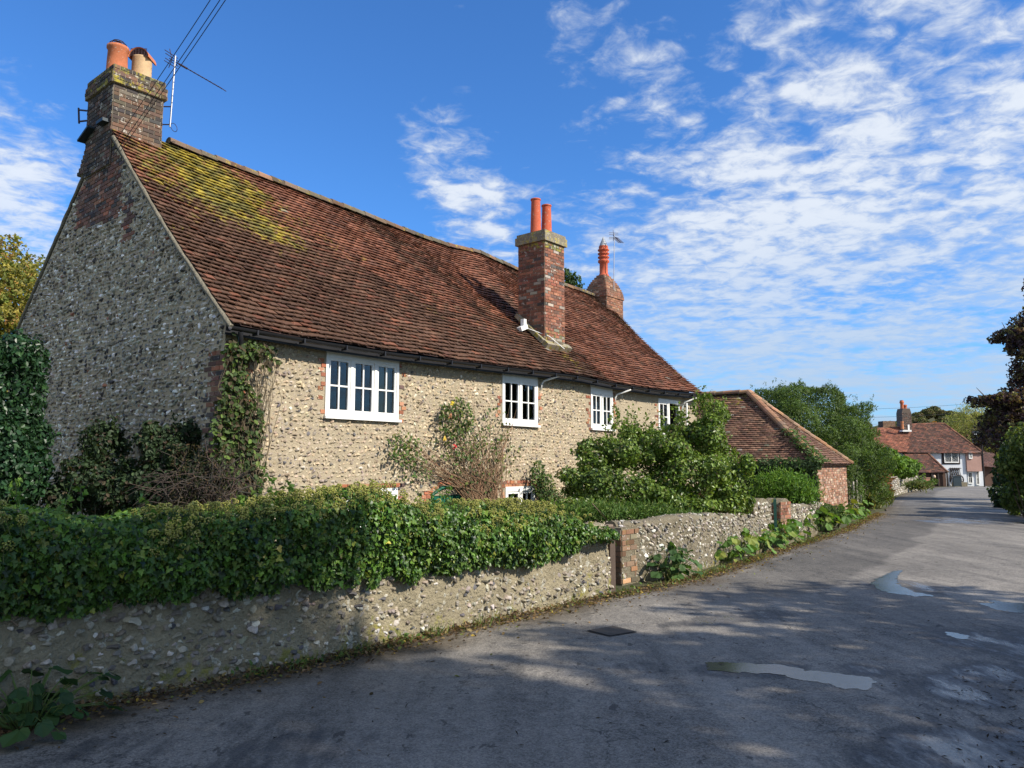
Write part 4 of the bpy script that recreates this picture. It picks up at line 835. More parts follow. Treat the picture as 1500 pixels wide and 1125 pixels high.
# ================================================================== GARDEN WALLS
RW = [(.38, .34, .27), (.27, .23, .17), (.21, .185, .15), (.085, .08, .082), (.50, .47, .41), (.16, .135, .105)]
def wall_run(name, base_pts, hts, thick, label, cat, size=.11, sub=2, stonew=(5, 4, 3, 2, 2, 2), mortar='road_wall_mortar', dens=None, mossv=.12, seg=.05, extra=None, tilt=(-.5, .5), cover=None, cols=RW, depth=.55, z0=-.1):
    """curved rubble wall: base polyline (face line), heights along it"""
    bp_ = np.array(base_pts, float); L = np.concatenate([[0], np.cumsum(np.linalg.norm(np.diff(bp_[:, :2], axis=0), axis=1))]); T = L[-1]
    n = max(3, int(T/seg)); s = np.linspace(0, T, n+1)
    p = np.stack([np.interp(s, L, bp_[:, 0]), np.interp(s, L, bp_[:, 1])], 1)
    for _ in range(6): p[1:-1] = .5*p[1:-1]+.25*(p[:-2]+p[2:])
    h = np.interp(s, L, hts)
    tg = nrm(np.gradient(p, axis=0)); no = np.stack([tg[:, 1], -tg[:, 0]], 1)      # faces the lane
    gz_ = gh(p[:, 1]); mb = MB(); nz = 26; rows = []
    prof = [(0, -.3)]+[(0, k) for k in np.linspace(0, 1, nz)[1:]]+[(-.06, 1.04), (-.16, 1.07), (-.5, 1.09), (-.84, 1.05), (-1, .97), (-1, -1.2)]
    V = []
    for (o, k) in prof:
        zz_ = gz_+(k*h if k >= 0 else np.full(n+1, k)); off = o*thick if o > -1 else -thick
        if k == -1.2: zz_ = gz_-1.1
        q = p+no*off; bump = (fbm(P3(q[:, 0]*3, q[:, 1]*3, zz_*3), 3, 6)-.5)*.10+(fbm(P3(q[:, 0]*14, q[:, 1]*14, zz_*16), 3, 16)-.5)*.045
        V.append(np.concatenate([q+no*(bump+.02*(1-min(max(k, 0), 1)))[:, None], zz_[:, None]+((fbm(P3(s*2.2, 0*s, 0*s), 2, 3)-.5)*.08*(k > .9))[:, None]], 1))
    m_ = len(prof); V = np.array(V); mo = mossv+.35*np.exp(-((V[..., 2]-gz_)/.25)**2)+.15*(fbm(V*1.2, 2, 2)-.5)
    mb.add(V.reshape(-1, 3), [(j*(n+1)+i, j*(n+1)+i+1, (j+1)*(n+1)+i+1, (j+1)*(n+1)+i) for j in range(m_-1) for i in range(n)], 0, (.3, .25, .18), mo.reshape(-1), True)
    for e_ in (0, n): mb.add(V[:, e_], [list(range(m_)) if e_ else list(range(m_))[::-1]], 0, (.3, .25, .18), mossv)
    # stones set in both faces and the top
    N_ = int(T*h.mean()/(size*size)*1.5) if dens is None else int(T*h.mean()*dens); rs = RS
    for face in (1, -1, 0):
        cnt = N_ if face == 1 else (int(N_*.12) if face == -1 else int(T*thick/(size*size)*.6))
        sp_ = rs.uniform(0, T, cnt)
        if face == 1:           # rows, jittered
            rr = np.floor(rs.rand(cnt)*np.interp(sp_, s, h)/(size*.85)); zk = (rr+.5)*size*.85+rs.uniform(-.03, .03, cnt)
            sp_ = np.clip((np.floor(sp_/(size*.95))+.5*(rr % 2)+rs.uniform(.1, .6, cnt))*size*.95, 0.03, T-.03)
            _, uq = np.unique(np.round(sp_/(size*.8))*1000+rr, return_index=True); sp_, zk = sp_[uq], zk[uq]
        else: zk = rs.uniform(.2, 1, cnt)*np.interp(sp_, s, h)
        px_ = np.stack([np.interp(sp_, s, p[:, 0]), np.interp(sp_, s, p[:, 1])], 1); nn = nrm(np.stack([np.interp(sp_, s, no[:, 0]), np.interp(sp_, s, no[:, 1])], 1)); hh = np.interp(sp_, s, h)
        if cover is not None and face == 1:
            kk = ~cover(sp_, zk); sp_, zk, px_, nn, hh = sp_[kk], zk[kk], px_[kk], nn[kk], hh[kk]
        c = len(sp_); g_ = gh(px_[:, 1]); sz = size*rs.uniform(.45, 1.35, c)*.5
        if face == 0: pos = np.concatenate([px_-nn*(thick*rs.uniform(.08, .9, (c, 1))), (g_+hh*1.07)[:, None]], 1); no3 = np.tile([0, 0, 1.], (c, 1)); A = np.concatenate([nn, 0*hh[:, None]], 1)
        else:
            q = px_-nn*(thick if face == -1 else 0); zz_ = g_+zk; bump = (fbm(P3(q[:, 0]*3, q[:, 1]*3, zz_*3), 3, 6)-.5)*.10
            pos = np.concatenate([q+nn*(bump+.012)[:, None]*(1 if face == 1 else 0), zz_[:, None]], 1); no3 = np.concatenate([nn*face, 0*hh[:, None]], 1); A = nrm(np.cross(Z, no3))
        U = np.cross(no3, A); th = rs.uniform(*tilt, c)[:, None]; ar = rs.uniform(1, 1.7, (c, 1))**.5; X_ = A*np.cos(th)+U*np.sin(th); Z_ = -A*np.sin(th)+U*np.cos(th)
        ny = nrm(no3+rs.randn(c, 3)*.15); R = np.stack([X_*sz[:, None]*ar, ny*sz[:, None]*depth*2*rs.uniform(.4, 1.05, (c, 1)), Z_*sz[:, None]/ar], -1); pos = pos-ny*(sz*depth*.62)[:, None]
        C = palette(c, cols, stonew, .2, rs); v = rs.randint(0, 7, c)
        for j in range(7): k_ = v == j; TV, TF = STONES[sub][j]; mb.inst(TV, TF, R[k_], pos[k_], C[k_], 1, False)
    if extra: extra(mb, p, no, s, h)
    return mb.build(name, [M[mortar], M['flint'], M['brick']], label=label, cat=cat, org=(p[0, 0], p[0, 1], float(gz_[0])))
def gxy(u, v): return gz(u, v)[:2]
w1 = [np.array([-11.5, -3.9]), np.array([-7.2, .6])]+[gxy(*q) for q in [(0, 1060), (133, 1033), (333, 993), (500, 964), (570, 944), (750, 903), (893, 864)]]
def topz(u, v, xy): return at(u, v, xy[1])[2]
wh1 = .95
wall_run('garden_wall', w1, [wh1, wh1, wh1, .95, .92, .9, .85, .80, .80], .38, 'low flint rubble wall under the ivy hedge, nearest stretch along the lane', 'wall', .060, 2, (5, 7, 5, 2.0, 1.6, 3), mortar='near_wall_mortar', cover=lambda s, z: fbm(P3(s*1.3, z*2.0), 2, 61)+.25*RS.rand(len(s))+.16*np.exp(-((s-12.2)/1.3)**2) > .76, depth=.9)
wp2 = [(905, 853), (960, 849), (1000, 843), (1045, 826), (1090, 808), (1128, 793)]
wb2 = [gxy(*q) for q in wp2]
tp2 = [(905, 772), (960, 769), (1000, 762), (1045, 758), (1090, 757), (1128, 757)]
wall_run('garden_wall', wb2, [topz(u, v, b)-float(gh(b[1])) for (u, v), b in zip(tp2, wb2)], .36, 'flint wall in front of the big green shrub, between the wooden gatepost and the green gate', 'wall', .062, 1, (6, 5, 4, 1.5, 3, 2), tilt=(-1.0, .2), cover=None)
wb3 = [gxy(*q) for q in [(1157, 785), (1180, 777), (1206, 767)]]
wall_run('garden_wall', wb3, [topz(u, v, b)-float(gh(b[1])) for (u, v), b in zip([(1157, 745), (1180, 742), (1206, 738)], wb3)], .34, 'short flint wall between the brick pier and the brick outbuilding', 'wall', .09, 1, (6, 4, 3, 1, 3, 1))
# rounded flint pier and brick piers
def pier(name, base, w, dpt, h, label, brickface=True, round_top=True, cat='pier', cols=BRICKC):
    base = np.array([*base, float(gh(base[1]))]); mb = MB(); n = 10
    xs_ = np.linspace(-w/2, w/2, n+1); ht = h-.88*w*(xs_/w)**2*(1. if round_top else 0.)
    ax = nrm(np.array([*D2, 0.])); no = NN
    F1 = [base+ax*x+no*.0+Z*z for x, z in zip(xs_, ht)]; F0 = [base+ax*x-Z*.2 for x in xs_]; B1 = [q-no*dpt for q in F1]; B0 = [q-no*dpt for q in F0]
    for i in range(n): quad(mb, [F0[i], F0[i+1], F1[i+1], F1[i]], 0, (.3, .26, .2)); quad(mb, [B0[i+1], B0[i], B1[i], B1[i+1]]); quad(mb, [F1[i], F1[i+1], B1[i+1], B1[i]], 0, (.3, .26, .2), .35)
    quad(mb, [F0[0], F1[0], B1[0], B0[0]]); quad(mb, [F0[n], B0[n], B1[n], F1[n]])
    top = lambda a: np.interp(a, xs_, ht)
    if brickface:
        bricks(mb, base, ax, no, -w/2, w/2, .0, h, lambda a, z: (z < top(a)-.03) & (RS.rand(len(a)) < (1. if round_top else .78)), cols=cols, mi=2, proud=.010, jit=.25, moss=lambda P: .1+.3*fbm(P*3, 2, 1)); bricks(mb, base-ax*w/2, -no, -ax, 0, dpt, 0, float(ht[0]), cols=cols, mi=2); bricks(mb, base+ax*w/2, -no, ax, 0, dpt, 0, float(ht[0]), cols=cols, mi=2)
    else:
        stones(mb, base, ax, no, -w/2, w/2, .0, h, lambda a, z: z < top(a)-.03, .085, RW, (6, 4, 3, 1, 4, 1), 1, depth=.5); stones(mb, base-ax*w/2, -no, -ax, 0, dpt, 0, h, lambda a, z: z < ht[0]-.02, .085, RW, (6, 4, 3, 1, 4, 1), 1, depth=.5)
    return mb.build(name, [M['road_wall_mortar'], M['flint'], M['brick']], label=label, cat=cat, org=tuple(base))
b = (gxy(900, 856)+gxy(935, 851))/2
q_ = gxy(917, 853); ORB = [(.22, .125, .075), (.18, .12, .08), (.26, .14, .08), (.22, .18, .125)]
pier('brick_pier', q_+N2*.06+D2*.05, .50, .42, topz(917, 772, q_), 'worn brick wall end with a flint on top, right of the wooden gatepost', cols=ORB, round_top=False)
q_ = gxy(1119, 796); pier('flint_pier', q_+N2*.04-D2*.1, .95, .40, topz(1119, 735, q_)+.08, 'round topped flint pier left of the green gate', brickface=False)
q_ = gxy(1149, 788); pier('brick_pier', q_+N2*.05, .62, .40, topz(1149, 733, q_)+.05, 'round topped red brick pier right of the green gate', cols=[(.28, .12, .075), (.24, .11, .07), (.20, .11, .075), (.30, .17, .11)])
# timber gatepost and stile rail
q_ = gxy(890, 861); q_ = q_+np.array([0, -.10]); tz = topz(890, 771, q_); mb = MB()
V = BOXV.copy(); box(mb, [q_[0], q_[1], tz/2-.1], (.13, .15, tz+.2), AX, 0, (.085, .06, .045)); box(mb, [q_[0], q_[1], tz+.01], (.12, .10, .03), AX, 0, (.2, .15, .11)); gp = [q_[0], q_[1], 0]
post = mb.build('gatepost', M['wood'], label='weathered brown timber gatepost at the end of the ivy covered wall', cat='gatepost', org=tuple(gp))
mb = MB(); r0 = np.array([q_[0], q_[1], tz-.06]);
for i in range(5): a = r0-NN*(.12+.14*i); box(mb, a-Z*.40+Z*.02*RS.randn(), (.03, .10, .85), AX, 0, (.16, .11, .08))
for dz in (-.12, -.65): box(mb, r0-NN*.42+Z*dz+D*.03, (.03, .75, .08), AX, 0, (.14, .10, .07))
g1 = mb.build('plank_gate', M['wood'], label='low brown plank gate standing open behind the timber gatepost', cat='gate', org=tuple(r0*[1, 1, 0]))
# green gate seen edge on
qa = gxy(1137, 792); tz = topz(1137, 735, qa); root = thing('metal_gate', (qa[0], qa[1], 0), 'narrow dark green metal gate standing open and edge on between the two round topped piers', 'gate')
mb = MB(); ax = nrm(np.array([.335, .942, 0])); ax2 = np.array([ax, np.cross(Z, ax), Z]); c0 = np.array([qa[0], qa[1], 0])
for k in (0, 1): box(mb, c0+ax*(.75*k)+Z*(tz*.5+.06), (.07, .05, tz-.02), ax2)
for z_ in (.12, tz*.5, tz-.03): box(mb, c0+ax*.375+Z*z_, (.68, .035, .04), ax2)
mb.build('gate_frame', M['post_green'], root); mb = MB()
for k in range(1, 7): tube(mb, [c0+ax*(.107*k)+Z*.12, c0+ax*(.107*k)+Z*(tz-.04)], .010, 6)
mb.build('gate_bars', M['post_green'], root)
mb = MB(); box(mb, c0-ax*.06+Z*(tz*.5+.03), (.06, .06, tz+.06), ax2); mb.build('gate_post', M['post_green'], root)
# ================================================================== BRICK OUTBUILDING
cn = gxy(1199, 763); BD = np.array([math.sin(math.radians(33)), math.cos(math.radians(33)), 0.]); BN = np.array([BD[1], -BD[0], 0.]); BG = -BN
BC = np.array([cn[0], cn[1], 0.])
LR = 3.0; bd_far = float(((pln(1239, 676, BC[:2]+0, BN[:2])-BC)@BD)); zE = pln(1200, 679, BC[:2], BN[:2])[2]
def bp(t, s, z): return BC+BD*np.asarray(t, float)[..., None]+BG*np.asarray(s, float)[..., None]+Z*np.asarray(z, float)[..., None]
barn = thing('brick_outbuilding', tuple(BC), 'small brick outbuilding with hipped tiled roof, partly ivy covered, beyond the big shrub', 'outbuilding')
Wd = bd_far; DEP = 7.5
mb = MB()
for (a, b_) in (((0, 0), (Wd, 0)), ((0, DEP), (0, 0)), ((Wd, 0), (Wd, DEP)), ((Wd, DEP), (0, DEP))): quad(mb, [bp(*a, -.8), bp(*b_, -.8), bp(*b_, zE), bp(*a, zE)], 0, (.3, .25, .2))
BB = [(.31, .15, .095), (.25, .13, .085), (.36, .21, .14), (.42, .30, .22), (.19, .12, .09)]
k = dict(cols=BB, w=(3, 3, 3, 2, 1), mi=1, moss=lambda P: .0*P[:, 0]+.12)
bricks(mb, BC, BD, BN, 0, Wd, -.05, zE, **k); bricks(mb, BC, BG, -BD, 0, DEP, -.3, zE, off=1, **k); bricks(mb, bp(Wd, 0, 0), BG, BD, 0, DEP, -.3, zE, off=1, **k)
mb.build('wall', [M['brick_mortar'], M['brick']], barn)
# hip apex: over the middle, set back
apx = None
for s_ in np.linspace(.5, 8, 300):
    p_ = bp(Wd/2, s_, 0); u_ = 750+F*p_[0]*math.cos(PITCH)/p_[1]
    r_ = ray(1098, 577); 
    if p_[0]/p_[1] < r_[0]/r_[1]: apx = s_; break
zA = at(1098, 577, float(bp(Wd/2, apx, 0)[1]))[2]; EO = .16
a0, a1, a2, a3 = bp(-EO, -EO, zE-.02), bp(Wd+EO, -EO, zE-.02), bp(Wd+EO, DEP, zE), bp(-EO, DEP, zE); ap = bp(Wd/2, apx, zA); ar_ = bp(Wd/2, DEP, zA+.05)
def tile_poly(mb, poly, eave, up, cols, w, gauge=.1, wid=.165, mossv=.1, th=.013, lift=.034, mi=0, mossf=None):
    """tile any planar roof face: eave=(p,q) its lower edge"""
    poly = np.array(poly, float); O = eave[0]; U_ = nrm(eave[1]-eave[0]); N = nrm(np.cross(poly[1]-poly[0], poly[2]-poly[0])); N = N if N[2] > 0 else -N; Wv = nrm(np.cross(N, U_)); Wv = Wv if Wv[2] > 0 else -Wv
    x, y = (poly-O)@U_, (poly-O)@Wv; x0, x1, y0, y1 = x.min(), x.max(), y.min(), y.max(); pl2 = list(zip(x, y))
    S = lambda u, w: O+U_*(x0+(x1-x0)*np.asarray(u))[..., None]+Wv*(y0+(y1-y0)*np.asarray(w))[..., None]+N*(.05*(fbm(P3(np.asarray(u)*(x1-x0)*.5, np.asarray(w)*(y1-y0)*.5), 2, 5)-.5))[..., None]
    reg = lambda P: inpoly((P-O)@U_, (P-O)@Wv, pl2)
    tiles(mb, S, max(2, int((y1-y0)/gauge)), max(2, int((x1-x0)/wid)), reg, th, lift, col=lambda c, rs: palette(len(c), cols, w, .2, rs), mossf=mossf or (lambda c: mossv+.35*(fbm(c*.9, 3, 4)-.5)), mi=mi)
    mb.add(poly-N*.035, [list(range(len(poly)))], mi, (.07, .04, .03))
BT = [(.19, .10, .065), (.155, .088, .06), (.22, .125, .08), (.12, .072, .05), (.32, .28, .21)]
mb = MB(); tw = (4, 4, 3, 2, .35)
mfb = lambda c: .10+.30*(fbm(c*.9, 3, 4)-.5)+.42*smooth(c[:, 2], zA-.9, zA)
tile_poly(mb, [a0, a1, ap], (a0, a1), None, BT, tw, mossf=mfb); tile_poly(mb, [a0, ap, ar_, a3], (a3, a0), None, BT, tw, mossf=mfb); tile_poly(mb, [a1, a2, ar_, ap], (a1, a2), None, BT, tw)
br = mb.build('roof', M['roof_tile'], barn)
mb = MB(); hc = ((.30, .16, .09), (.24, .15, .10), (.34, .19, .11)); ridge_tiles(mb, [a0+Z*.03, (a0+ap)/2, ap+Z*.05], .13, .24, 0, hc, .22); ridge_tiles(mb, [a1+Z*.03, (a1+ap)/2, ap+Z*.05], .11, .24, 0, hc, .3); ridge_tiles(mb, [ap+Z*.05, (ap+ar_)/2+Z*.02, ar_+Z*.06], .12, .3, 0, hc, .3)
mb.build('hip_tile_row', M['roof_tile'], br)
mb = MB(); tube(mb, [bp(-EO-.05, 0, zE-.07), bp(-EO-.05, DEP/2, zE-.07), bp(-EO-.05, DEP, zE-.07)], .05, 8); mb.build('gutter', M['black_plastic'], barn)
# walls and boards beyond the outbuilding
w4 = [gxy(1243, 752), gxy(1262, 747), gxy(1277, 742)]
wall_run('garden_wall', w4, [topz(u, v, b)-float(gh(b[1])) for (u, v), b in zip([(1243, 707), (1262, 711), (1277, 716)], w4)], .4, 'flint wall with weathered boards against it, just beyond the brick outbuilding', 'wall', .10, 1, (6, 4, 3, 1, 3, 1))
mb = MB(); q0 = gxy(1252, 751)
for i, (u, v0, v1) in enumerate([(1251, 752, 705), (1256, 751, 703), (1261, 750, 709)]): b_ = gxy(u, v0); hh_ = topz(u, v1, b_); box(mb, [b_[0], b_[1]-.05, hh_/2-.05], (.13, .03, hh_+.1), AX@Matrix.Rotation(.06*(i-1), 3, 'Y') if False else AX, 0, (.36, .33, .28))
mb.build('boarding', M['wood'], label='upright grey weathered boards leaning on the flint wall past the outbuilding', cat='boards', org=(q0[0], q0[1], 0))
w5 = [gxy(1300, 731), gxy(1318, 724), gxy(1345, 718.5)]
wall_run('garden_wall', w5, [topz(u, v, b)-float(gh(b[1])) for (u, v), b in zip([(1300, 703), (1318, 700), (1345, 697)], w5)], .5, 'pale flint wall below the bright green hedge near the white inn', 'wall', .16, 1, (5, 4, 3, 1, 4, 1))
# ================================================================== PLANTS
IVY = [(.068, .140, .020), (.045, .098, .018), (.10, .18, .026), (.12, .18, .03), (.025, .054, .018), (.20, .22, .04), (.34, .30, .05)]
IW = (5, 4, 4, 2, 2, .5, .08)
# ivy hedge riding on the near wall: cross section swept along the wall
w1a = np.array(w1); L1 = np.concatenate([[0], np.cumsum(np.linalg.norm(np.diff(w1a, axis=0), axis=1))])
def w1p(s): return np.stack([np.interp(s, L1, w1a[:, 0]), np.interp(s, L1, w1a[:, 1])], -1)
def w1no(s): t = nrm(w1p(s+.15)-w1p(s-.15)); return np.stack([t[..., 1], -t[..., 0]], -1)
def s_of(u):                     # station on the wall face for a photo column
    ss = np.linspace(0, L1[-1]+1, 900); p = w1p(ss); uu = 750+F*(p[:, 0]/np.maximum(p[:, 1], .01))*.994; uu[p[:, 1] < .6] = -9999; return ss[np.argmin(np.abs(uu-u))]
low = np.array([(s_of(u), at(u, v, w1p(np.array(s_of(u)))[1]-.05)[2]) for u, v in [(2, 915), (100, 902), (200, 886), (280, 872), (330, 862), (420, 856), (520, 850), (600, 846), (700, 832), (800, 822), (865, 792), (880, 775)]])
top = np.array([(s_of(u), at(u, v, w1p(np.array(s_of(u)))[1]+.22)[2]) for u, v in [(2, 748), (100, 752), (200, 757), (330, 750), (400, 738), (450, 730), (550, 718), (590, 742), (680, 744), (750, 741), (820, 750), (865, 775), (880, 790)]])
lowz = lambda s: np.interp(s, low[:, 0], low[:, 1]); topzf = lambda s: np.interp(s, top[:, 0], top[:, 1])
n = 90000; s_ = RS.uniform(0.2, low[-1, 0]+.12, n); a_ = RS.rand(n); 
zl = lowz(s_)+.11*(fbm(P3(s_*4, 0*s_), 3, 3)-.5)*2; zt = topzf(s_)+.09*(fbm(P3(s_*2.5, 0*s_+9), 3, 3)-.5)*2
endf = 1-smooth(s_, low[-1, 0]-.5, low[-1, 0]+.2)*.6
# profile angle: 0..0.55 front face, 0.55..0.8 shoulder and top, rest back
fr_ = a_ < .60; tp = (a_ >= .60) & (a_ < .88); bk_ = a_ >= .88
kz = a_/.60; out_ = np.where(fr_, (.07+.20*np.sin(np.clip(kz, 0, 1)*math.pi*.62)), 0)*endf
zc_ = np.where(fr_, zl+(zt-zl)*kz*.93, 0)
ka = (a_-.60)/.28; ang = ka*math.pi*.75; out_ = np.where(tp, .20*endf*np.cos(ang*.9)-.36*ka, out_); zc_ = np.where(tp, zt-.06+.07*np.sin(np.clip(ang, 0, math.pi)), zc_)
out_ = np.where(bk_, -.62+.1*RS.rand(n), out_); zc_ = np.where(bk_, zl+(zt-zl)*(a_-.88)/.12, zc_)
no_ = w1no(s_); pos = w1p(s_); lmp = .10*(fbm(P3(s_*2.2, zc_*2.5), 3, 17)-.5)*2; inn = -np.abs(RS.randn(n))*.06
pos3 = np.concatenate([pos+no_*(out_+lmp+inn+.02)[:, None], zc_[:, None]], 1)
nx_ = np.where(fr_, 1, np.where(tp, np.cos(ang), -1.)); nz_ = np.where(fr_, .35-.2*kz*0, np.where(tp, np.maximum(.2, np.sin(ang)), .1))
nr = nrm(np.concatenate([no_*nx_[:, None], nz_[:, None]], 1))
near = np.interp(s_, [0, low[0, 0], low[-1, 0]], [.9, .95, 1.05])
hedge = thing('ivy_hedge', (float(w1p(np.array(6.))[0]), float(w1p(np.array(6.))[1]), 0), 'long thick mass of dark glossy ivy sprawling over the near flint wall', 'ivy')
mb = MB(); leaves(mb, pos3, nr, .041, 'ivy', IVY, IW, .28, .7, .5, patchy=.45, pscale=2.0, sj=.55); n9 = 17000; s9 = RS.uniform(.2, low[-1, 0]-.1, n9); z9 = lowz(s9)+.12+(topzf(s9)-lowz(s9)-.16)*RS.rand(n9); p9 = w1p(s9)+w1no(s9)*(-.42+.5*RS.rand(n9))[:, None]
leaves(mb, np.concatenate([p9, z9[:, None]], 1), RS.randn(n9, 3), .06, 'ivy', IVY, IW, .2); mb.build('foliage', M['glossy_leaf'], hedge)
mb = MB(); TVs, TFs = ico(1); TVs = TVs*(1+.0)                                   # flower heads: little globes of stalked buds
nf = 1000; ss2 = np.concatenate([RS.uniform(low[0, 0]-.6, low[-1, 0]-.3, nf)]); kk = RS.rand(nf)**2.0
dn = fbm(P3(ss2*1.5, 0*ss2+2), 2, 5) > .40; ss2, kk = ss2[dn], kk[dn]
pc = np.concatenate([w1p(ss2)+w1no(ss2)*(.26-.40*RS.rand(len(ss2))*(kk < .25))[:, None], (topzf(ss2)+.05-.30*kk+.04*RS.rand(len(ss2)))[:, None]], 1)
for c, in zip(pc):
    m_ = 26; dd = nrm(RS.randn(m_, 3)+[0, 0, .5]); r_ = RS.uniform(.020, .032); P_ = c+dd*r_; R_ = np.tile(np.eye(3)*.0062, (m_, 1, 1)); V0, F0_ = ico(0)
    mb.inst(V0, F0_, R_, P_, palette(m_, [(.34, .34, .08), (.26, .28, .06), (.40, .37, .13)], (1, 1, 1), .15), 0); tube(mb, [c-Z*.10+RS.randn(3)*.015, c-Z*.04, c], .003, 4, col=(.10, .12, .04), cap=False)
for i in range(46):                              # young shoots standing above the ivy
    s0_ = RS.uniform(3.5, low[-1, 0]-.2); p0 = np.array([*(w1p(np.array(s0_))-w1no(np.array(s0_))*RS.uniform(-.1, .3)), float(topzf(s0_))]); L_ = RS.uniform(.10, .28); dd = nrm(RS.randn(3)*.4+[0, 0, 1]); q9 = RS.rand(14)
    leaves(mb, p0+dd*(L_*q9)[:, None]+RS.randn(14, 3)*.02, nrm(RS.randn(14, 3)+[0, 0, .6]), .042, 'ivy', [(.13, .22, .035), (.09, .16, .03)], (1, 1)); tube(mb, [p0-Z*.05, p0+dd*L_*.5, p0+dd*L_], .003, 4, col=(.12, .14, .05), cap=False)
mb.build('flower_head_mass', M['leaf'], hedge); 
mb = MB()
for i in range(26):
    s0_ = RS.uniform(2, low[-1, 0]); p0 = np.array([*w1p(np.array(s0_)), 0])+np.array([*w1no(np.array(s0_)), 0])*.05; z0_ = float(lowz(s0_)); q = [p0+Z*(z0_+.45*k-.04)+np.array([*nrm(w1p(np.array(s0_+.1))-w1p(np.array(s0_))), 0])*(.5*k*RS.uniform(-1, 1)) for k in (0, .5, 1)]
    tube(mb, q, .007, 5, col=(.2, .15, .1), cap=False)
mb.build('stem', M['bark'], hedge)
# trailing sprigs below the hedge
def sprig(mb, base, dr, L, n, size, kind, cols, w, rs=RS, bend=-.4, up=(0, 0, .5), wd=.003):
    dr = nrm(dr); pts = [base+dr*L*k+Z*bend*L*k*k for k in np.linspace(0, 1, 6)]; tube(mb, pts, np.linspace(wd, wd*.4, 6), 4, 1, col=(.12, .10, .05), cap=False)
    k = rs.rand(n)**.8; P = base+dr*(L*k)[:, None]+Z*(bend*L*k*k)[:, None]+rs.randn(n, 3)*size*.35; leaves(mb, P, nrm(rs.randn(n, 3)+NN*.6+Z*.5), size, kind, cols, w, rs=rs, up=up)
# dark bush at the far left
GR = [(.045, .085, .022), (.025, .052, .018), (.05, .09, .028), (.075, .12, .035), (.02, .04, .016)]
GW = (4, 4, 3, 1.5, 2)
def at3(u, v, Y): return tuple(at(u, v, Y))
def Bl(u, v, Y, ru, rv, ry=None):      # ellipsoid from photo centre/radii at true distance
    c = at(u, v, Y); k = Y/F; return (*c, ru*k, ry if ry else ru*k, rv*k)
bush('evergreen_bush', [Bl(15, 560, 11.5, 42, 90, .8), Bl(-20, 650, 11.3, 70, 100, .9), Bl(20, 690, 11.0, 42, 80, .6), Bl(-30, 540, 11.8, 50, 70, .8), Bl(38, 640, 11.5, 20, 60, .4)], 24000, .075, 'oval', [(.022, .06, .024), (.016, .042, .018), (.035, .08, .028)], (3, 3, 1.5), 'tall dark evergreen bush at the left edge, beside the flint gable', 'bush', zb=-.9, mat=M['glossy_leaf'], inner=.6)
# scrub in front of the gable
SC_ = [(.030, .052, .022), (.022, .040, .017), (.045, .07, .03), (.06, .045, .03), (.075, .06, .035)]
bush('climbing_shrub', [Bl(150, 655, 11.9, 30, 40, .3), Bl(130, 710, 11.4, 50, 45, .5), Bl(190, 720, 11.2, 45, 45, .5), Bl(95, 730, 11.4, 30, 35, .4)], 8500, .065, 'oval', SC_, (4, 3, 3, 1, .6), 'dark leafy shrub in shade, left of the two against the flint gable', 'shrub', 'shrubs against the gable', zb=-.9, inner=.8, lump=.35)
bush('climbing_shrub', [Bl(245, 665, 11.2, 45, 55, .35), Bl(290, 700, 10.9, 40, 50, .4), Bl(235, 720, 11.0, 45, 45, .4), Bl(225, 640, 11.4, 22, 25, .3)], 9500, .065, 'oval', SC_, (4, 3, 3, 1.2, .8), 'dark leafy shrub in shade, right of the two against the flint gable', 'shrub', 'shrubs against the gable', zb=-.9, inner=.8, lump=.35)
# bare tangle at the corner
rt = thing('bramble_tangle', tuple(hp(-.2, -.2, -.9)), 'brown tangle of bare twigs and stems at the foot of the cottage corner', 'twigs'); mb = MB()
for i in range(260):
    a = np.array(at(RS.uniform(245, 350), RS.uniform(690, 745), RS.uniform(10.3, 10.8))); dd = nrm(RS.randn(3)*[1, .5, .9]+[.2, 0, .3]); L = RS.uniform(.25, .7); m_ = a+dd*L*.5+RS.randn(3)*.06
    tube(mb, [a, m_, a+dd*L+Z*-.1], [.006, .005, .002], 4, col=(.055+.03*RS.rand(), .055, .045), cap=False)
mb.build('twigs', M['bark'], rt); mb = MB(); nn_ = 1500; P = np.array([at(RS.uniform(250, 345), 745-95*RS.rand()**1.5, RS.uniform(10.2, 10.9)) for _ in range(nn_)]); leaves(mb, P, RS.randn(nn_, 3), .05, 'slim', [(.09, .07, .04), (.05, .055, .025), (.13, .09, .05)], (2, 2, 1)); mb.build('dead_leaves', M['dry_leaf'], rt)
# climber on the corner by the downpipe
def wallP(u, v, off=.15): p = pln(u, v, C2+N2*off, N2); return p
def wall_climber(name, regs, size, kind, cols, w, label, cat, off=(.03, .3), twigs=0, tc=(.14, .11, .07), matn='leaf', rs=RS, **k):
    root = thing(name, tuple(wallP(regs[0][0], 745)*[1, 1, 0]-Z*.9), label, cat); mb = MB()
    for (u, v, ru, rv, n) in regs:
        a = rs.rand(n)*2*math.pi; r = np.sqrt(rs.rand(n)); P = np.array([wallP(u+ru*x*math.cos(y), v+rv*x*math.sin(y), rs.uniform(*off)) for x, y in zip(r, a)]); leaves(mb, P, nrm(NN+Z*.4+0*P), size, kind, cols, w, rs=rs, **k)
    mb.build('foliage', M[matn], root)
    if twigs:
        mb = MB(); R0 = regs
        for i in range(twigs):
            u, v, ru, rv, n = R0[rs.randint(len(R0))]; e = wallP(u+rs.uniform(-1, 1)*ru, v+rs.uniform(-1, 1)*rv, rs.uniform(*off)); s = wallP(k.get('root_u', regs[0][0])+rs.uniform(-12, 12), 742, .12); m1 = s+(e-s)*.4+D*rs.randn()*.12+NN*.05; m2 = s+(e-s)*.75+D*rs.randn()*.10
            tube(mb, [s, m1, m2, e], [.008, .006, .004, .002], 5, col=tc, cap=False)
        mb.build('stem', M['bark'], root)
    return root
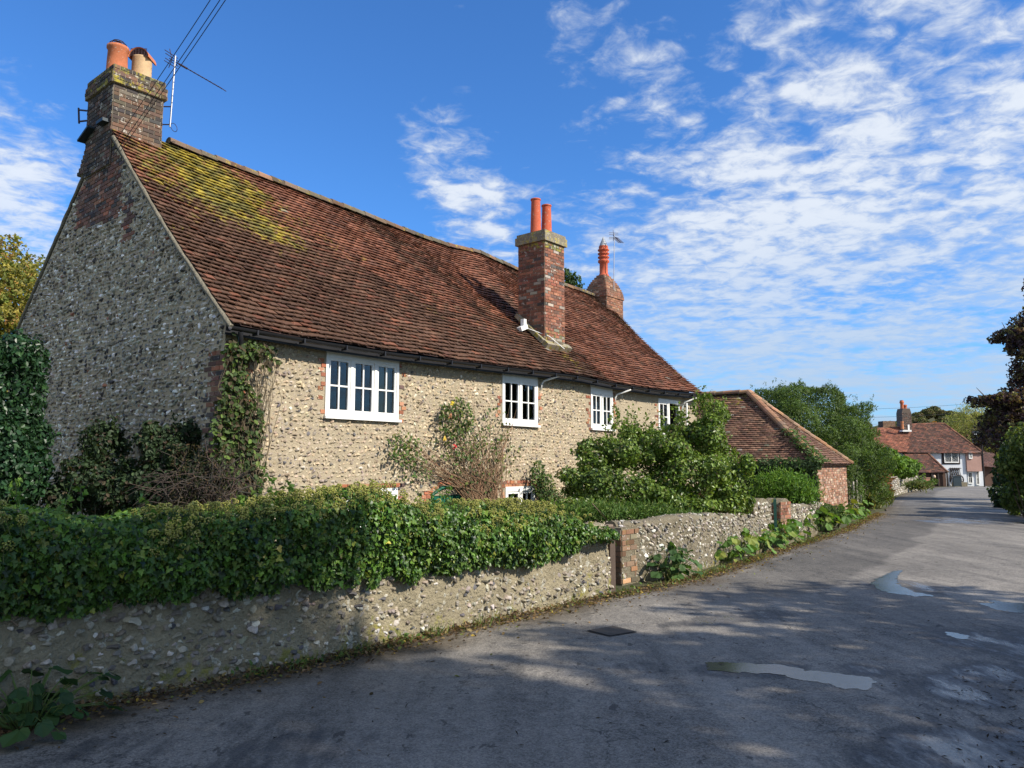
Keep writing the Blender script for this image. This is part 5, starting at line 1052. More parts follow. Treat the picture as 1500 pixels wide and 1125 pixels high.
wall_climber('corner_climber', [(368, 512, 30, 12, 200), (345, 530, 16, 40, 200), (345, 580, 22, 40, 300), (352, 620, 36, 60, 750), (355, 690, 36, 50, 420), (395, 525, 18, 14, 50), (330, 640, 20, 60, 300)], .075, 'oval', [(.07, .11, .03), (.045, .07, .024), (.11, .16, .035), (.08, .06, .035)], (3, 3, 1.5, 2), 'scrambling climber over the downpipe at the cottage corner', 'climber', off=(.02, .34), twigs=110)
# climbing rose
RO = [(.08, .13, .03), (.05, .09, .025), (.14, .17, .04), (.12, .09, .04)]
rose = wall_climber('climbing_rose', [(668, 612, 26, 30, 420), (690, 645, 22, 30, 150), (700, 685, 40, 38, 170), (725, 625, 22, 30, 80), (640, 660, 60, 18, 110), (590, 655, 22, 24, 170), (740, 665, 26, 30, 80), (610, 690, 30, 20, 90)], .060, 'oval', RO, (3, 3, 1.5, .5), 'straggly climbing rose with a yellow and a red bloom on the flint front', 'rose', off=(.03, .30), twigs=0)
mb = MB()
for i in range(150):
    tgt = [(668, 600, 30, 40), (700, 660, 40, 40), (735, 640, 22, 50), (600, 655, 40, 30), (640, 670, 60, 30), (690, 690, 50, 20)][RS.choice(6, p=(.15, .25, .25, .12, .13, .1))]
    e = wallP(tgt[0]+RS.uniform(-1, 1)*tgt[2], tgt[1]+RS.uniform(-1, 1)*tgt[3], RS.uniform(.03, .28)); s = wallP(715+RS.uniform(-25, 22), 745, .14); m1 = s+(e-s)*.45+D*RS.randn()*.14+Z*.1; m2 = s+(e-s)*.8+D*RS.randn()*.10
    tube(mb, [s, m1, m2, e], [.008, .006, .004, .002], 4, col=(.19+.08*RS.rand(), .15, .09), cap=False)
mb.build('stem', M['bark'], rose)
def bloom(u, v, col, off=.34):
    c = wallP(u, v, off); mb = MB()
    for ring, (nn2, r, sz) in enumerate(((5, .0, .030), (6, .012, .038), (7, .022, .042))):
        a = np.arange(nn2)*2*math.pi/nn2+ring; P = c+np.cos(a)[:, None]*D*r+np.sin(a)[:, None]*Z*r; leaves(mb, P, nrm(NN*(1.2)+np.cos(a)[:, None]*D*.6+np.sin(a)[:, None]*Z*.6), sz, 'oval', [col], (1,), .1, 0, .15)
    mb.build('bloom', M['leaf'], rose)
bloom(663, 590, (.75, .60, .08)); bloom(652, 643, (.70, .50, .10)); bloom(667, 654, (.60, .05, .06)); bloom(660, 609, (.45, .22, .12))
wall_climber('wall_ivy', [(788, 700, 10, 26, 260), (800, 718, 14, 26, 420), (812, 735, 22, 20, 500)], .06, 'oval', RO, (3, 3, 1.2, .3), 'small green climber on the flint wall just left of the big shrub', 'climber', off=(.02, .3), twigs=8)
# big shrub over the second wall
BGR = [(.12, .185, .03), (.085, .14, .024), (.165, .235, .04), (.17, .22, .05), (.04, .065, .02), (.20, .17, .08)]
bush('garden_shrub', [Bl(898, 662, 14.4, 54, 34, .8), Bl(865, 708, 13.9, 48, 36, .8), Bl(958, 658, 14.9, 52, 42, .9), Bl(1035, 645, 15.5, 36, 46, .9), Bl(1046, 604, 16.2, 20, 22, .6), Bl(1000, 700, 14.6, 66, 45, .9), Bl(1062, 695, 15.3, 34, 56, .7), Bl(920, 722, 13.6, 72, 36, .7), Bl(994, 640, 15.8, 22, 22, .5), Bl(922, 640, 15.0, 20, 18, .4), Bl(1058, 738, 14.9, 36, 26, .5), Bl(975, 738, 14.0, 70, 22, .5), Bl(850, 742, 13.2, 55, 18, .4), Bl(1085, 735, 15.6, 20, 22, .4)],
     62000, .062, 'oval', BGR, (5, 4, 4, 2, 2, .4), 'big rounded green shrub hiding the right end of the cottage front', 'shrub', zb=-.9, mat=M['glossy_leaf'], inner=.7, lump=.6, ls=1.8, patchy=.5, sj=.5)
# upright shoots standing out of the shrub
mb = MB(); rt = thing('shrub_shoots', tuple(at(980, 640, 15.2)), 'tall loose shoots sticking up out of the top of the big shrub', 'shoots')
for i in range(70):
    u = RS.uniform(890, 1060); v = np.interp(u, [890, 915, 950, 985, 1030, 1060], [630, 622, 640, 625, 592, 612])+RS.uniform(0, 25); b_ = np.array(at(u, v, RS.uniform(14.4, 15.6)))
    sprig(mb, b_, [RS.uniform(-.25, .35), 0, 1], RS.uniform(.25, .55), 22, .06, 'oval', BGR, (4, 3, 3, 2, 1, .2), bend=-.05)
mb.build('shoots', [M['leaf'], M['bark']], rt)
# soft green herb mound at the shrub's foot, behind wall two
def herb(name, regs, size, cols, w, label, cat, kind='slim', sp=.5, up=(0, 0, .9), kind_=None, zb=0, **k):
    pts = []
    for (u, v, Y, ru, rv, ry, n) in regs: c = at(u, v, Y); r = RS.randn(n, 3)*.5; pts.append(c+r*np.array([ru*Y/F, ry, rv*Y/F]))
    P = np.concatenate(pts); mb = MB(); leaves(mb, P, nrm(RS.randn(len(P), 3)*[1, 1, .2]), size, kind, cols, w, rs=RS, up=up, spread=sp, **k)
    return mb.build(name, M['leaf'], label=label, cat=cat, kind=kind_, org=tuple(P.mean(0)*[1, 1, 0]))
LG = [(.10, .17, .035), (.07, .13, .03), (.15, .20, .05)]
herb('feathery_plant', [(870, 752, 12.6, 45, 14, .3, 3600), (940, 752, 13.0, 50, 12, .3, 3600), (1000, 757, 13.6, 30, 8, .3, 1200)], .075, LG, (3, 3, 1), 'low feathery light green growth along the top of the flint wall below the big shrub', 'plant')
herb('fennel_clump', [(1145, 718, 21.3, 34, 22, .5, 9000), (1170, 724, 21.0, 24, 16, .4, 4000)], .11, [(.12, .22, .03), (.085, .17, .03), (.17, .26, .045)], (3, 3, 1), 'bright green feathery clump in front of the ivy on the outbuilding', 'plant')
# ivy on the outbuilding
rt = thing('outbuilding_ivy', tuple(bp(-.1, 1.2, 0)), 'pale edged ivy covering the side wall of the brick outbuilding under the eaves', 'ivy'); mb = MB()
n = 6500; s_ = RS.uniform(-.05, 3.1, n); z_ = RS.uniform(.2, zE, n); kk = (s_ < 2.4-.5*(fbm(P3(z_*2, s_), 2, 1)))|(z_ > zE-.25); s_, z_ = s_[kk], z_[kk]
P = bp(0*s_-.06-.12*RS.rand(len(s_)), s_, z_); leaves(mb, P, np.tile(-BD+Z*.3, (len(P), 1)), .085, 'ivy', [(.05, .09, .035), (.035, .065, .028), (.09, .13, .06), (.16, .19, .10)], (3, 3, 2, .6))
n = 900; f_ = RS.rand(n)**1.3*.42; P = a0+(ap-a0)*f_[:, None]+RS.randn(n, 3)*[.11, .11, .03]+Z*.10; leaves(mb, P, np.tile([0, -.4, 1.], (n, 1)), .08, 'ivy', [(.07, .13, .035), (.11, .17, .05)], (1, 1))
n = 1300; s2 = RS.uniform(-.2, 2.8, n); P = bp(0*s2-.22-.1*RS.rand(n), s2, zE-.02+RS.randn(n)*.10); leaves(mb, P, np.tile(-BD+Z*.6, (n, 1)), .08, 'ivy', [(.07, .12, .04), (.12, .17, .07)], (1, 1)); mb.build('foliage', M['leaf'], rt)
# dark climber mass beyond
CM = [(.075, .125, .03), (.095, .145, .035), (.032, .06, .022), (.11, .165, .045), (.15, .20, .07)]
bush('overgrown_hedge', [Bl(1165, 625, 31, 60, 50, 2.2), Bl(1200, 612, 32, 50, 46, 2.2), Bl(1235, 650, 31, 50, 60, 2.0), Bl(1140, 600, 32, 36, 26, 2), Bl(1262, 690, 30, 26, 46, 1.6), Bl(1180, 590, 33, 48, 26, 2), Bl(1230, 700, 29.5, 40, 45, 1.4), Bl(1268, 650, 31.5, 22, 30, 1.2), Bl(1128, 585, 33, 26, 14, 1.6), Bl(1160, 575, 33, 34, 14, 1.6), Bl(1205, 585, 33, 36, 20, 1.6), Bl(1248, 615, 32, 30, 26, 1.6), Bl(1272, 672, 31, 22, 34, 1.2)], 75000, .14, 'slim', CM, (3, 3, 2, 2, .8), 'tall dark overgrown hedge mounded behind the brick outbuilding', 'hedge', zb=0, inner=.6, lump=.35, ls=.9, patchy=.4, up=(0, 0, .6))
bush('laurel_hedge', [Bl(1318, 680, 63, 20, 17, 2), Bl(1298, 688, 58, 20, 20, 2), Bl(1290, 672, 58, 14, 20, 2), Bl(1333, 686, 68, 11, 12, 1.5), Bl(1312, 692, 60, 22, 10, 1.5)], 15000, .24, 'oval', [(.13, .22, .035), (.09, .16, .03), (.19, .29, .05)], (3, 3, 1.5), 'bright green laurel hedge above the pale flint wall near the inn', 'hedge', zb=-.3, stems=2, shoots=10, inner=.5)
herb('red_grass', [(1283, 708, 34, 10, 16, .4, 1500), (1291, 715, 35, 8, 16, .4, 1000)], .35, [(.26, .10, .05), (.20, .13, .05), (.12, .14, .04)], (2, 1.5, 1), 'clump of reddish brown dying stems at the roadside past the outbuilding', 'plant', kind='slim')
herb('roadside_growth', [(1288, 728, 33, 12, 9, .5, 1600), (1275, 735, 31, 10, 7, .4, 1000), (1345, 712, 50, 14, 4, .6, 1200)], .25, [(.14, .16, .05), (.10, .14, .04), (.2, .18, .08)], (1, 1, .7), 'dull green grasses on the verge below the reddish stems', 'grass', kind_='stuff')
# burdock and hollyhock leaves along the wall foot
def broadleaf(name, u, v, n, size, label, spread=.3, hgt=.35, cols=((.06, .12, .03), (.085, .16, .035), (.05, .095, .03)), cat='plant', Yo=0, group='broad leaved plants along the wall foot'):
    b_ = gz(u, v); root = thing(name, tuple(b_), label, cat, group); mb = MB(); ms = MB()
    for i in range(n):
        a = RS.uniform(0, 2*math.pi); r = spread*math.sqrt(RS.rand()); e = b_+np.array([math.cos(a)*r, math.sin(a)*r, hgt*RS.uniform(.25, 1.05)*(1-.35*r/spread)]); s = b_+np.array([math.cos(a)*r*.2, math.sin(a)*r*.2, 0])
        tube(ms, [s, (s+e)/2+Z*.05, e], [.006, .005, .003], 5, col=(.14, .20, .06), cap=False); o = np.array([math.cos(a), math.sin(a), .0])
        leaves(mb, (e)[None], nrm(o*.55+Z*.8+RS.randn(3)*.25)[None], size*RS.uniform(.6, 1.15), 'round', cols, np.ones(len(cols)), .12, 0, .1, up=tuple(o*2-Z*1.0))
    mb.build('leaf_rosette', M['leaf'], root); ms.build('stem', M['leaf'], root)
broadleaf('burdock', 40, 1066, 70, .125, 'big dark broad leaved plant at the foot of the near wall, left corner', .46, .42, ((.04, .085, .028), (.055, .11, .03), (.035, .07, .025)))
broadleaf('burdock', 985, 848, 60, .14, 'broad leaved plant alone at the wall foot, right of the brick wall end', .36, .50, ((.05, .10, .03), (.07, .13, .035)))
BR_ = ((.10, .19, .035), (.13, .23, .045), (.08, .15, .03), (.2, .24, .05))
for i, (u, v, lb) in enumerate([(1062, 822, 'left end of the row beside the green gate'), (1090, 812, 'third in the row left of the green gate'), (1112, 803, 'second in the row left of the green gate'), (1134, 797, 'just in front of the green gate'), (1158, 791, 'in front of the round topped brick pier'), (1222, 771, 'against the outbuilding corner'), (1240, 764, 'against the outbuilding end wall'), (1258, 757, 'below the weathered boards'), (1202, 777, 'at the end of the short flint wall')]):
    broadleaf('hollyhock_leaves', u, v, 46 if i < 5 else 30, .16 if i < 5 else .2, 'bright green broad leaves, '+lb, .50, .50 if i < 5 else .62, BR_)
b_ = gz(1216, 770)
bush('clipped_mound', [(b_[0], b_[1], .30, .42, .42, .34)], 3500, .05, 'oval', [(.09, .14, .035), (.06, .10, .03)], (1, 1), 'small rounded bush at the foot of the outbuilding corner', 'bush', zb=0, stems=3, inner=.5, lump=.1)
# fallen leaves and weeds along the wall foot
tv, tf = LT['oval']
def edge_s(n, y0, y1): y = RS.uniform(y0, y1, n); return np.interp(y, st, Le[:, 0]), y
n = 15000; x, y = edge_s(n, .5, 28); off = np.abs(RS.randn(n))*.13*np.where(RS.rand(n) < .06, 3.5, 1)+.02; t2 = nrm(np.stack([np.interp(y+.3, st, Le[:, 0])-np.interp(y-.3, st, Le[:, 0]), 0*y+.6], 1)); nn2 = np.stack([t2[:, 1], -t2[:, 0]], 1)
x, y = x+nn2[:, 0]*off, y+nn2[:, 1]*off; P = np.stack([x, y, road_z(x, y)+.008+.04*RS.rand(n)*(off < .14)], 1); mb = MB()
leaves(mb, P, np.tile([0, 0, 1.], (n, 1)), .036, 'oval', [(.20, .13, .07), (.12, .08, .05), (.28, .20, .09), (.07, .05, .035), (.42, .31, .07), (.17, .19, .06)], (4, 4, 2, 3, .5, .8), .2, 0, .45)
mb.build('leaf_litter', M['dry_leaf'], label='fallen brown and yellow leaves strewn along the foot of the wall', cat='leaves', kind='stuff')
# scraps on the tarmac
n = 1500; P2 = []
for (u0, u1, v0, v1, m_) in [(1250, 1520, 990, 1140, 1250), (560, 1100, 900, 1120, 60), (1000, 1400, 800, 980, 45), (0, 560, 1040, 1120, 30)]:
    for _ in range(m_): q = gz(RS.uniform(u0, u1), RS.uniform(v0, v1)); P2.append(q) if (v0 < 980 or u0 < 600 or RS.rand() < smooth(q[0]*.9-q[1]*.35, .2, 2.2)+.0) else None
P2 = np.array(P2); P2[:, 2] = road_z(P2[:, 0], P2[:, 1])+.008; mb = MB(); leaves(mb, P2, np.tile([0, 0, 1.], (len(P2), 1)), .034, 'slim', [(.045, .032, .022), (.03, .022, .018), (.09, .055, .03)], (3, 3, 1), .2, 0, .25, sj=.7)
mb.build('leaf_scraps', M['dry_leaf'], label='dark bits of wet leaf scattered over the tarmac', cat='leaves', kind='stuff')
# weeds: grass tufts at wall foot
n = 260; x, y = edge_s(n, 4.5, 24); P = []
for a, b_ in zip(x, y):
    if fbm(np.array([[b_*1.3, 0, 0]]), 2, 8)[0] > .5: 
        m_ = RS.randint(6, 18); P.append(np.stack([a+.14+RS.randn(m_)*.05, b_+.04+RS.randn(m_)*.05, np.zeros(m_)+.01], 1))
P = np.concatenate(P); mb = MB(); leaves(mb, P, nrm(RS.randn(len(P), 3)*[1, 1, .1]), .10, 'blade', [(.12, .16, .04), (.08, .12, .03), (.22, .22, .08)], (2, 2, 1), .2, 0, .4, up=(0, 0, 1.8), sj=.6); 
n = 700; x, y = edge_s(n, 4.5, 24); kk = fbm(P3(y*1.1, 0*y, 0*y+4), 2, 8) > .5; x, y = x[kk], y[kk]; P = np.stack([x+.14+RS.randn(len(x))*.04, y+.03, .02+.08*RS.rand(len(x))], 1); leaves(mb, P, np.tile(NN+Z, (len(P), 1)), .045, 'oval', [(.10, .16, .035), (.07, .12, .03)], (1, 1))
mb.build('wall_foot_weeds', M['leaf'], label='small weeds and grass tufts growing where the wall meets the lane', cat='weeds', kind='stuff')
# ---------------- trees
tree('autumn_tree', at(-70, 690, 34)*[1, 1, 0], 11.6, 5.0, 12000, .22, 'clump', [(.22, .20, .045), (.14, .16, .035), (.30, .25, .05), (.26, .15, .04)], (3, 3, 2, 1), 'yellowing tree behind the left edge of the cottage gable', crown_z=.60, trunk=.3)
p_ = at(835, 400, 42); tree('garden_tree', (p_[0]-1.3, p_[1], -1), 13.7, 3.0, 9000, .22, 'clump', [(.05, .085, .028), (.035, .06, .02), (.075, .12, .035)], (3, 3, 1.5), 'dark green treetop showing over the ridge between the middle and far chimneys', crown_z=.74, trunk=.3)
p_ = at(752, 395, 36); tree('garden_tree', (p_[0], p_[1], -1), 11.1, 1.7, 3000, .16, 'clump', [(.05, .085, .028), (.035, .06, .02), (.075, .12, .035)], (3, 3, 1.5), 'small treetop just showing over the ridge left of the middle chimney', crown_z=.8, trunk=.2)
# right hand verge
RH = [(.11, .155, .035), (.075, .11, .028), (.17, .21, .06), (.04, .065, .02)]
bush('verge_bush', [Bl(1518, 700, 25, 40, 60, 1.6), Bl(1500, 735, 26.5, 22, 32, 1.2), Bl(1555, 680, 24, 58, 70, 2), Bl(1502, 678, 27, 24, 34, 1.4), Bl(1545, 745, 22.5, 36, 36, 1.1)], 19000, .13, 'oval', RH, (3, 3, 2, 1), 'leafy green bush on the verge at the right edge of the lane', 'bush', zb=0, inner=.6, lump=.4, ls=1.1, patchy=.3)
bush('verge_bush', [Bl(1472, 728, 33, 11, 20, 1.0), Bl(1478, 700, 36, 14, 30, 1.4), Bl(1490, 690, 38, 20, 40, 1.8)], 7000, .15, 'oval', [(.03, .05, .018), (.05, .075, .025), (.02, .035, .015)], (3, 2, 2), 'darker bush behind the leafy one at the right edge of the lane', 'bush', zb=-.1, inner=.6, lump=.4)
CB = [(1530, 480, 44, 34, 40), (1500, 500, 44, 26, 28), (1512, 550, 43, 28, 34), (1545, 560, 44, 40, 50), (1478, 492, 44.5, 14, 12), (1490, 590, 43, 30, 20), (1462, 588, 43, 22, 10), (1446, 584, 43.5, 12, 5), (1475, 610, 43, 26, 14), (1500, 640, 42, 40, 30), (1460, 622, 45, 18, 10), (1550, 620, 43, 40, 50), (1560, 430, 46, 50, 50), (1452, 640, 46, 16, 16)]
cbb = [Bl(u, v, Y, ru, rv, 1.8) for (u, v, Y, ru, rv) in CB]; base = at(1535, 700, 44); base[2] = float(gh(44)); rt = thing('copper_beech', tuple(base), 'dark purple leaved tree at the right edge of the photo', 'tree')
P, N = blobs_pts(cbb, 12500, inner=.9, lump=.6, ls=.9, cut=.5); mb = MB(); leaves(mb, P, N, .24, 'clump', [(.075, .040, .045), (.10, .06, .045), (.05, .03, .04), (.15, .13, .05), (.19, .13, .06)], (4, 3, 3, 3, 1.6), spread=.9, patchy=.4); mb.build('crown', M['leaf'], rt)
mb = MB(); tube(mb, [base, base+Z*3, base+Z*6+D*.3, base+Z*10], [.5, .42, .3, .1], 10, col=(.12, .10, .085))
for b_ in cbb: e = np.array(b_[:3]); s0 = base+Z*RS.uniform(2, 6); tube(mb, [s0, (s0+e)/2+RS.randn(3)*.25, e, e+nrm(e-s0)*.9], [.14, .09, .045, .01], 6, col=(.12, .10, .085), cap=False)
mb.build('trunk', M['bark'], rt)
rt_ = at(1438, 700, 122); tree('willow_tree', (rt_[0], rt_[1], -1.1), 12.0, 6.5, 12000, .42, 'slim', [(.34, .33, .10), (.24, .26, .075), (.42, .38, .13)], (3, 3, 1), 'pale yellow green willow behind the inn roof on the right', crown_z=.62, trunk=.4, squash=.9, up=(0, 0, -1.2))
# off to the right of the lane: the trees whose shade falls across it
tree('lane_tree', (12.0, -3.6, -.02), 15.2, 3.8, 5600, .30, 'clump', [(.06, .09, .028), (.04, .065, .02)], (1, 1), 'tall leafy tree on the right verge behind the camera, shading the near wall', crown_z=.76, trunk=.35, nb=15)
tree('lane_tree', (14.0, 2.6, -.02), 9.6, 4.3, 3400, .30, 'clump', [(.06, .09, .028), (.04, .065, .02)], (1, 1), 'spreading leafy tree on the right verge, dappling the tarmac', crown_z=.62, trunk=.35, nb=15)
tree('lane_tree', (12.3, .3, -.02), 10.4, 2.5, 1300, .26, 'clump', [(.06, .09, .028), (.04, .065, .02)], (1, 1), 'slender leafy tree on the right verge between the two larger ones', crown_z=.80, trunk=.2, nb=9)
tree('lane_tree', (22.5, 19.5, -.02), 6.5, 2.4, 3500, .30, 'clump', [(.06, .09, .028), (.04, .065, .02)], (1, 1), 'small leafy tree on the verge just out of view to the right', crown_z=.62, trunk=.25)
tree('lane_tree', (25.5, 27, -.1), 7.5, 2.4, 3500, .30, 'clump', [(.06, .09, .028), (.04, .065, .02)], (1, 1), 'second small tree on the verge out of view to the right', crown_z=.62, trunk=.25)
# ================================================================== INN AT THE END OF THE LANE
YF = 105.; k = YF/F
def A(u, v, dy=0.): return at(u, v, YF+dy)
def px(u, dy=0.): return at(u, 700, YF+dy)[0]
def pz(v, dy=0.): return at(1390, v, YF+dy)[2]
gI = float(gh(YF))
inn = thing('village_inn', (px(1390), YF, gI), 'white and pink rendered village inn with brown tiled roof at the lane end', 'inn')
def slab(mb, x0, x1, z0, z1, y0, y1, mi=0, col=(.5, .5, .5)): box(mb, ((x0+x1)/2, (y0+y1)/2, (z0+z1)/2), (x1-x0, y1-y0, z1-z0), None, mi, col)
zE_ = pz(661); mb = MB(); slab(mb, px(1318), px(1416), gI-.5, zE_, YF, YF+8); mb.build('white_wall', M['render_white'], inn)
mb = MB(); slab(mb, px(1416)+.0, px(1437.5), pz(690.5), zE_, YF-.25, YF+8); 
x = np.linspace(px(1416), px(1437.5), 9); w_ = MB()
mb.build('pink_wall', M['render_pink'], inn); slab(w_, px(1418), px(1443), gI-.5, pz(690.5)-.004, YF+.3, YF+8); w_.build('lower_white_wall', M['render_white'], inn)
FT = [(.115, .055, .04), (.085, .047, .036), (.15, .068, .045), (.065, .042, .033)]  # dark brown tiles, with tree shade on the inn roof mixed into the colours
def froof(name, faces, ridges, cols=FT, w=(3, 3, 2, 1.5), gauge=.22, wid=.35, parent=inn, mt='far_tile'):
    mb = MB()
    for poly, e in faces: tile_poly(mb, poly, e, None, cols, w, gauge, wid, 0, .05, .03)
    for r in ridges: ridge_tiles(mb, r, .16, .45, 0, ((.2, .09, .055), (.16, .08, .05)), 0)
    return mb.build(name, M[mt], parent)
e0, e1, r0, r1 = A(1318, 663, -.5), A(1441, 664, -.5), A(1334, 621.5, 5), A(1383, 620.5, 5); b0, b1 = e0+np.array([0, 11, 0]), e1+np.array([0, 11, 0])
froof('main_roof', [([e0, e1, r1, r0], (e0, e1)), ([e1, b1, r1], (e1, b1)), ([b1, b0, r0, r1], (b1, b0))], [[r0, (r0+r1)/2, r1], [e1, (e1+r1)/2, r1]])
e0, e1, r0, r1 = A(1284, 664, -.8), A(1330, 662, -.8), A(1276, 628.5, 4.5), A(1334, 625, 4.5)
froof('side_roof', [([e0, e1, r1, r0], (e0, e1))], [[r0, (r0+r1)/2, r1]], [(.26, .10, .06), (.20, .085, .055), (.17, .075, .05)], (3, 3, 2))
mb = MB(); slab(mb, px(1286), px(1318), gI-.5, pz(666), YF+.2, YF+6); mb.build('brick_side_wall', M['brown_timber'], inn)
# lean-to with its long sloping roof
e0, e1, r0, r1 = A(1336, 692.5, -3.2), A(1388.5, 692, -3.2), A(1322, 664, -.1), A(1357, 662, -.1)
froof('lean_to_roof', [([e0, e1, r1, r0], (e0, e1))], [[e1, (e1+r1)/2, r1]])
lz = pz(693, -3); mb = MB()
for (u0, u1, c) in ((1338, 1345, 0), (1345.5, 1365, 1), (1365.5, 1374, 0), (1374.5, 1388, 2)): slab(mb, px(u0, -3), px(u1, -3)-.02, gI-.4, lz, YF-2.9+.1*c, YF-.02, 0)
mb.build('porch_wall', M['brown_timber'], inn)
mb = MB()
for u in (1345, 1352, 1365, 1374, 1387.5): slab(mb, px(u, -3)-.08, px(u, -3)+.08, gI-.4, lz, YF-3.1, YF-2.95)
slab(mb, px(1338, -3), px(1388, -3), lz-.02, lz+.16, YF-3.14, YF-2.97); mb.build('porch_post', M['dark_timber'], inn)
def iwin(u0, u1, v0, v1, y, frame, lattice=False, n=2, fm='white_paint'):
    x0, x1, z1, z0 = px(u0), px(u1), pz(v0), pz(v1); mb = MB(); t = .09
    slab(mb, x0, x1, z0-.06, z0+t, y-.12, y); slab(mb, x0, x1, z1-t, z1+.04, y-.12, y); xs_ = np.linspace(x0, x1, n+1)
    for i, q in enumerate(xs_): slab(mb, q-(t if i == n else t*.5 if i else 0), q+(t if i == 0 else t*.5 if i < n else 0), z0+t, z1-t, y-.12, y)
    if lattice:
        for i in range(n):
            for s in (1, -1):
                for j in range(-3, 6):
                    a = np.array([xs_[i]+t, y-.045, z0+t]); ww, hh = xs_[i+1]-xs_[i]-2*t, z1-z0-2*t; P_ = []
                    for f in np.linspace(0, 1, 14):
                        zz_ = (f*ww*1.6*s+j*.28+(0 if s > 0 else hh)); 
                        if 0 <= zz_ <= hh: P_.append(a+np.array([f*ww, 0, zz_]))
                    if len(P_) > 1: tube(mb, P_, .009, 4, cap=False)
    else:
        for i in range(n): q = (xs_[i]+xs_[i+1])/2; slab(mb, q-.015, q+.015, z0+t, z1-t, y-.08, y-.03); slab(mb, xs_[i]+t, xs_[i+1]-t, (z0+z1)/2-.015, (z0+z1)/2+.015, y-.081, y-.029)
    f = mb.build('window', M[fm], inn); g_ = MB(); quad(g_, [[x0+.02, y-.025, z0], [x1-.02, y-.025, z0], [x1-.02, y-.025, z1], [x0+.02, y-.025, z1]]); g_.build('pane', M['inn_glass'], f)
mat('inn_glass', (.03, .035, .04), .12, 0, 1, .1, 2, .01, spec=.6)
mb = MB(); slab(mb, px(1381), px(1407.5), pz(680), pz(661.5), YF-.06, YF-.003); mb.build('window_surround', M['dark_timber'], inn)
iwin(1384, 1405, 663, 677.3, YF-.07, 0, True); iwin(1419, 1424, 663, 671.5, YF-.26, 0, n=1)
iwin(1419.5, 1426, 691.5, 708, YF+.29, 0, n=1); iwin(1431, 1436, 690, 710, YF+.29, 0, n=1)
mb = MB()                                           # timber trellis on the white wall
for i in range(5): 
    for s in (1, -1):
        u0 = 1392+i*3.2; pts = [A(u0, 685, -.08), A(u0+s*6, 706, -.08)]; pts = [p*[1, 1, 1] for p in pts]
        pts[1][0] = np.clip(pts[1][0], px(1391), px(1408)); tube(mb, [pts[0], (pts[0]+pts[1])/2, pts[1]], .04, 5)
for v in (686, 700): tube(mb, [A(1391, v, -.1), A(1399, v, -.1), A(1408, v, -.1)], .045, 5)
mb.build('trellis', M['dark_timber'], inn)
mb = MB(); th = np.linspace(0, 2*math.pi, 22); c = A(1405, 702.5, -.35)
for r in (.62, .56): tube(mb, [c+np.array([r*math.cos(a), 0, r*math.sin(a)]) for a in th], .05, 5)
for i in range(6): a = i*math.pi/6; tube(mb, [c-np.array([.58*math.cos(a), 0, .58*math.sin(a)]), c, c+np.array([.58*math.cos(a), 0, .58*math.sin(a)])], .03, 5)
mb.build('cart_wheel', M['dark_timber'], label='dark spoked cart wheel leaning on the white wall of the inn', cat='wheel', org=tuple(c))
mb = MB(); slab(mb, px(1384.5, -2), px(1396, -2), pz(711.5, -2), pz(698, -2), YF-3.9, YF-3.78); slab(mb, px(1384, -2), px(1396.6, -2), pz(698, -2), pz(697, -2), YF-3.95, YF-3.74)
for u in (1385, 1395.5): slab(mb, px(u, -2)-.06, px(u, -2)+.06, gI-.2, pz(711, -2), YF-3.9, YF-3.78)
mb.build('notice_board', M['sign_dark'], label='dark green notice board standing before the inn wall', cat='board', org=tuple(A(1390, 712, -3.8)))
mb = MB(); slab(mb, px(1397, -1), px(1416, -1), gI-.1, gI+.55, YF-1.1, YF-.5); mb.build('stone_trough', M['road_wall_mortar'], label='low stone planter at the foot of the white inn wall', cat='planter', org=tuple(A(1406, 712, -1)))
# hanging lamps / basket under the porch
for u, v, lb in ((1341, 698, 'left'), (1368.5, 699, 'right')):
    c = A(u, v, -3.4); mb = MB(); lathe(mb, c, [(.0, .30), (.16, .22), (.18, .0), (.10, -.12), (0, -.12)], 12, col=(.7, .5, .35)); mb.build('porch_lantern', M['plain'], label=f'pale lantern on the inn porch, {lb} of the two', cat='lantern', org=tuple(c))
c = A(1367, 706, -3.5); bush('hanging_basket', [(*c, .5, .4, .55)], 500, .14, 'oval', LG, (1, 1, 1), 'green planted basket below the right porch lantern', 'basket', stems=2, zb=float(c[2])-.5)
# chimney
xc0, xc1 = px(1324, 4), px(1338, 4); zc0, zc1 = pz(628, 4), pz(598.5, 4); y0, y1 = YF+3.6, YF+5.2; xm = (xc0+xc1)/2; hw = (xc1-xc0)/2; mb = MB(); zm = zc1-.22*(zc1-zc0)
V = [(x_*hw+xm, y_, z_) for z_, f in ((zc0-1, 1), (zm, 1), (zc1, .72)) for (x_, y_) in ((-f, y0), (f, y0), (f, y1), (-f, y1))]
mb.add(V, [(i*4+j, i*4+(j+1) % 4, i*4+4+(j+1) % 4, i*4+4+j) for i in range(2) for j in range(4)]+[(8, 9, 10, 11)], 0, (.12, .09, .07)); bb = dict(cols=[(.11, .08, .065), (.15, .09, .07), (.09, .075, .065)], w=(1, 1, 1), mi=1, bl=.24, bh=.085)
bricks(mb, [0, y0-.004, 0], [1, 0, 0], [0, -1, 0], xc0, xc1, zc0-.4, zm, **bb)
ci = mb.build('chimney', [M['plain'], M['brick']], inn)
for (u, dz) in ((1329, 0), (1333.5, -.9)):
    c = np.array([px(u, 4), (y0+y1)/2, zc1-.05]); hh = pz(585.5, 4)-zc1+dz*.7; pot(ci, c, [(.30, 0), (.24, .12), (.22, hh*.6), (.30, hh*.7), (.30, hh*.85), (.22, hh*.9), (.24, hh)], (.50, .15, .07))
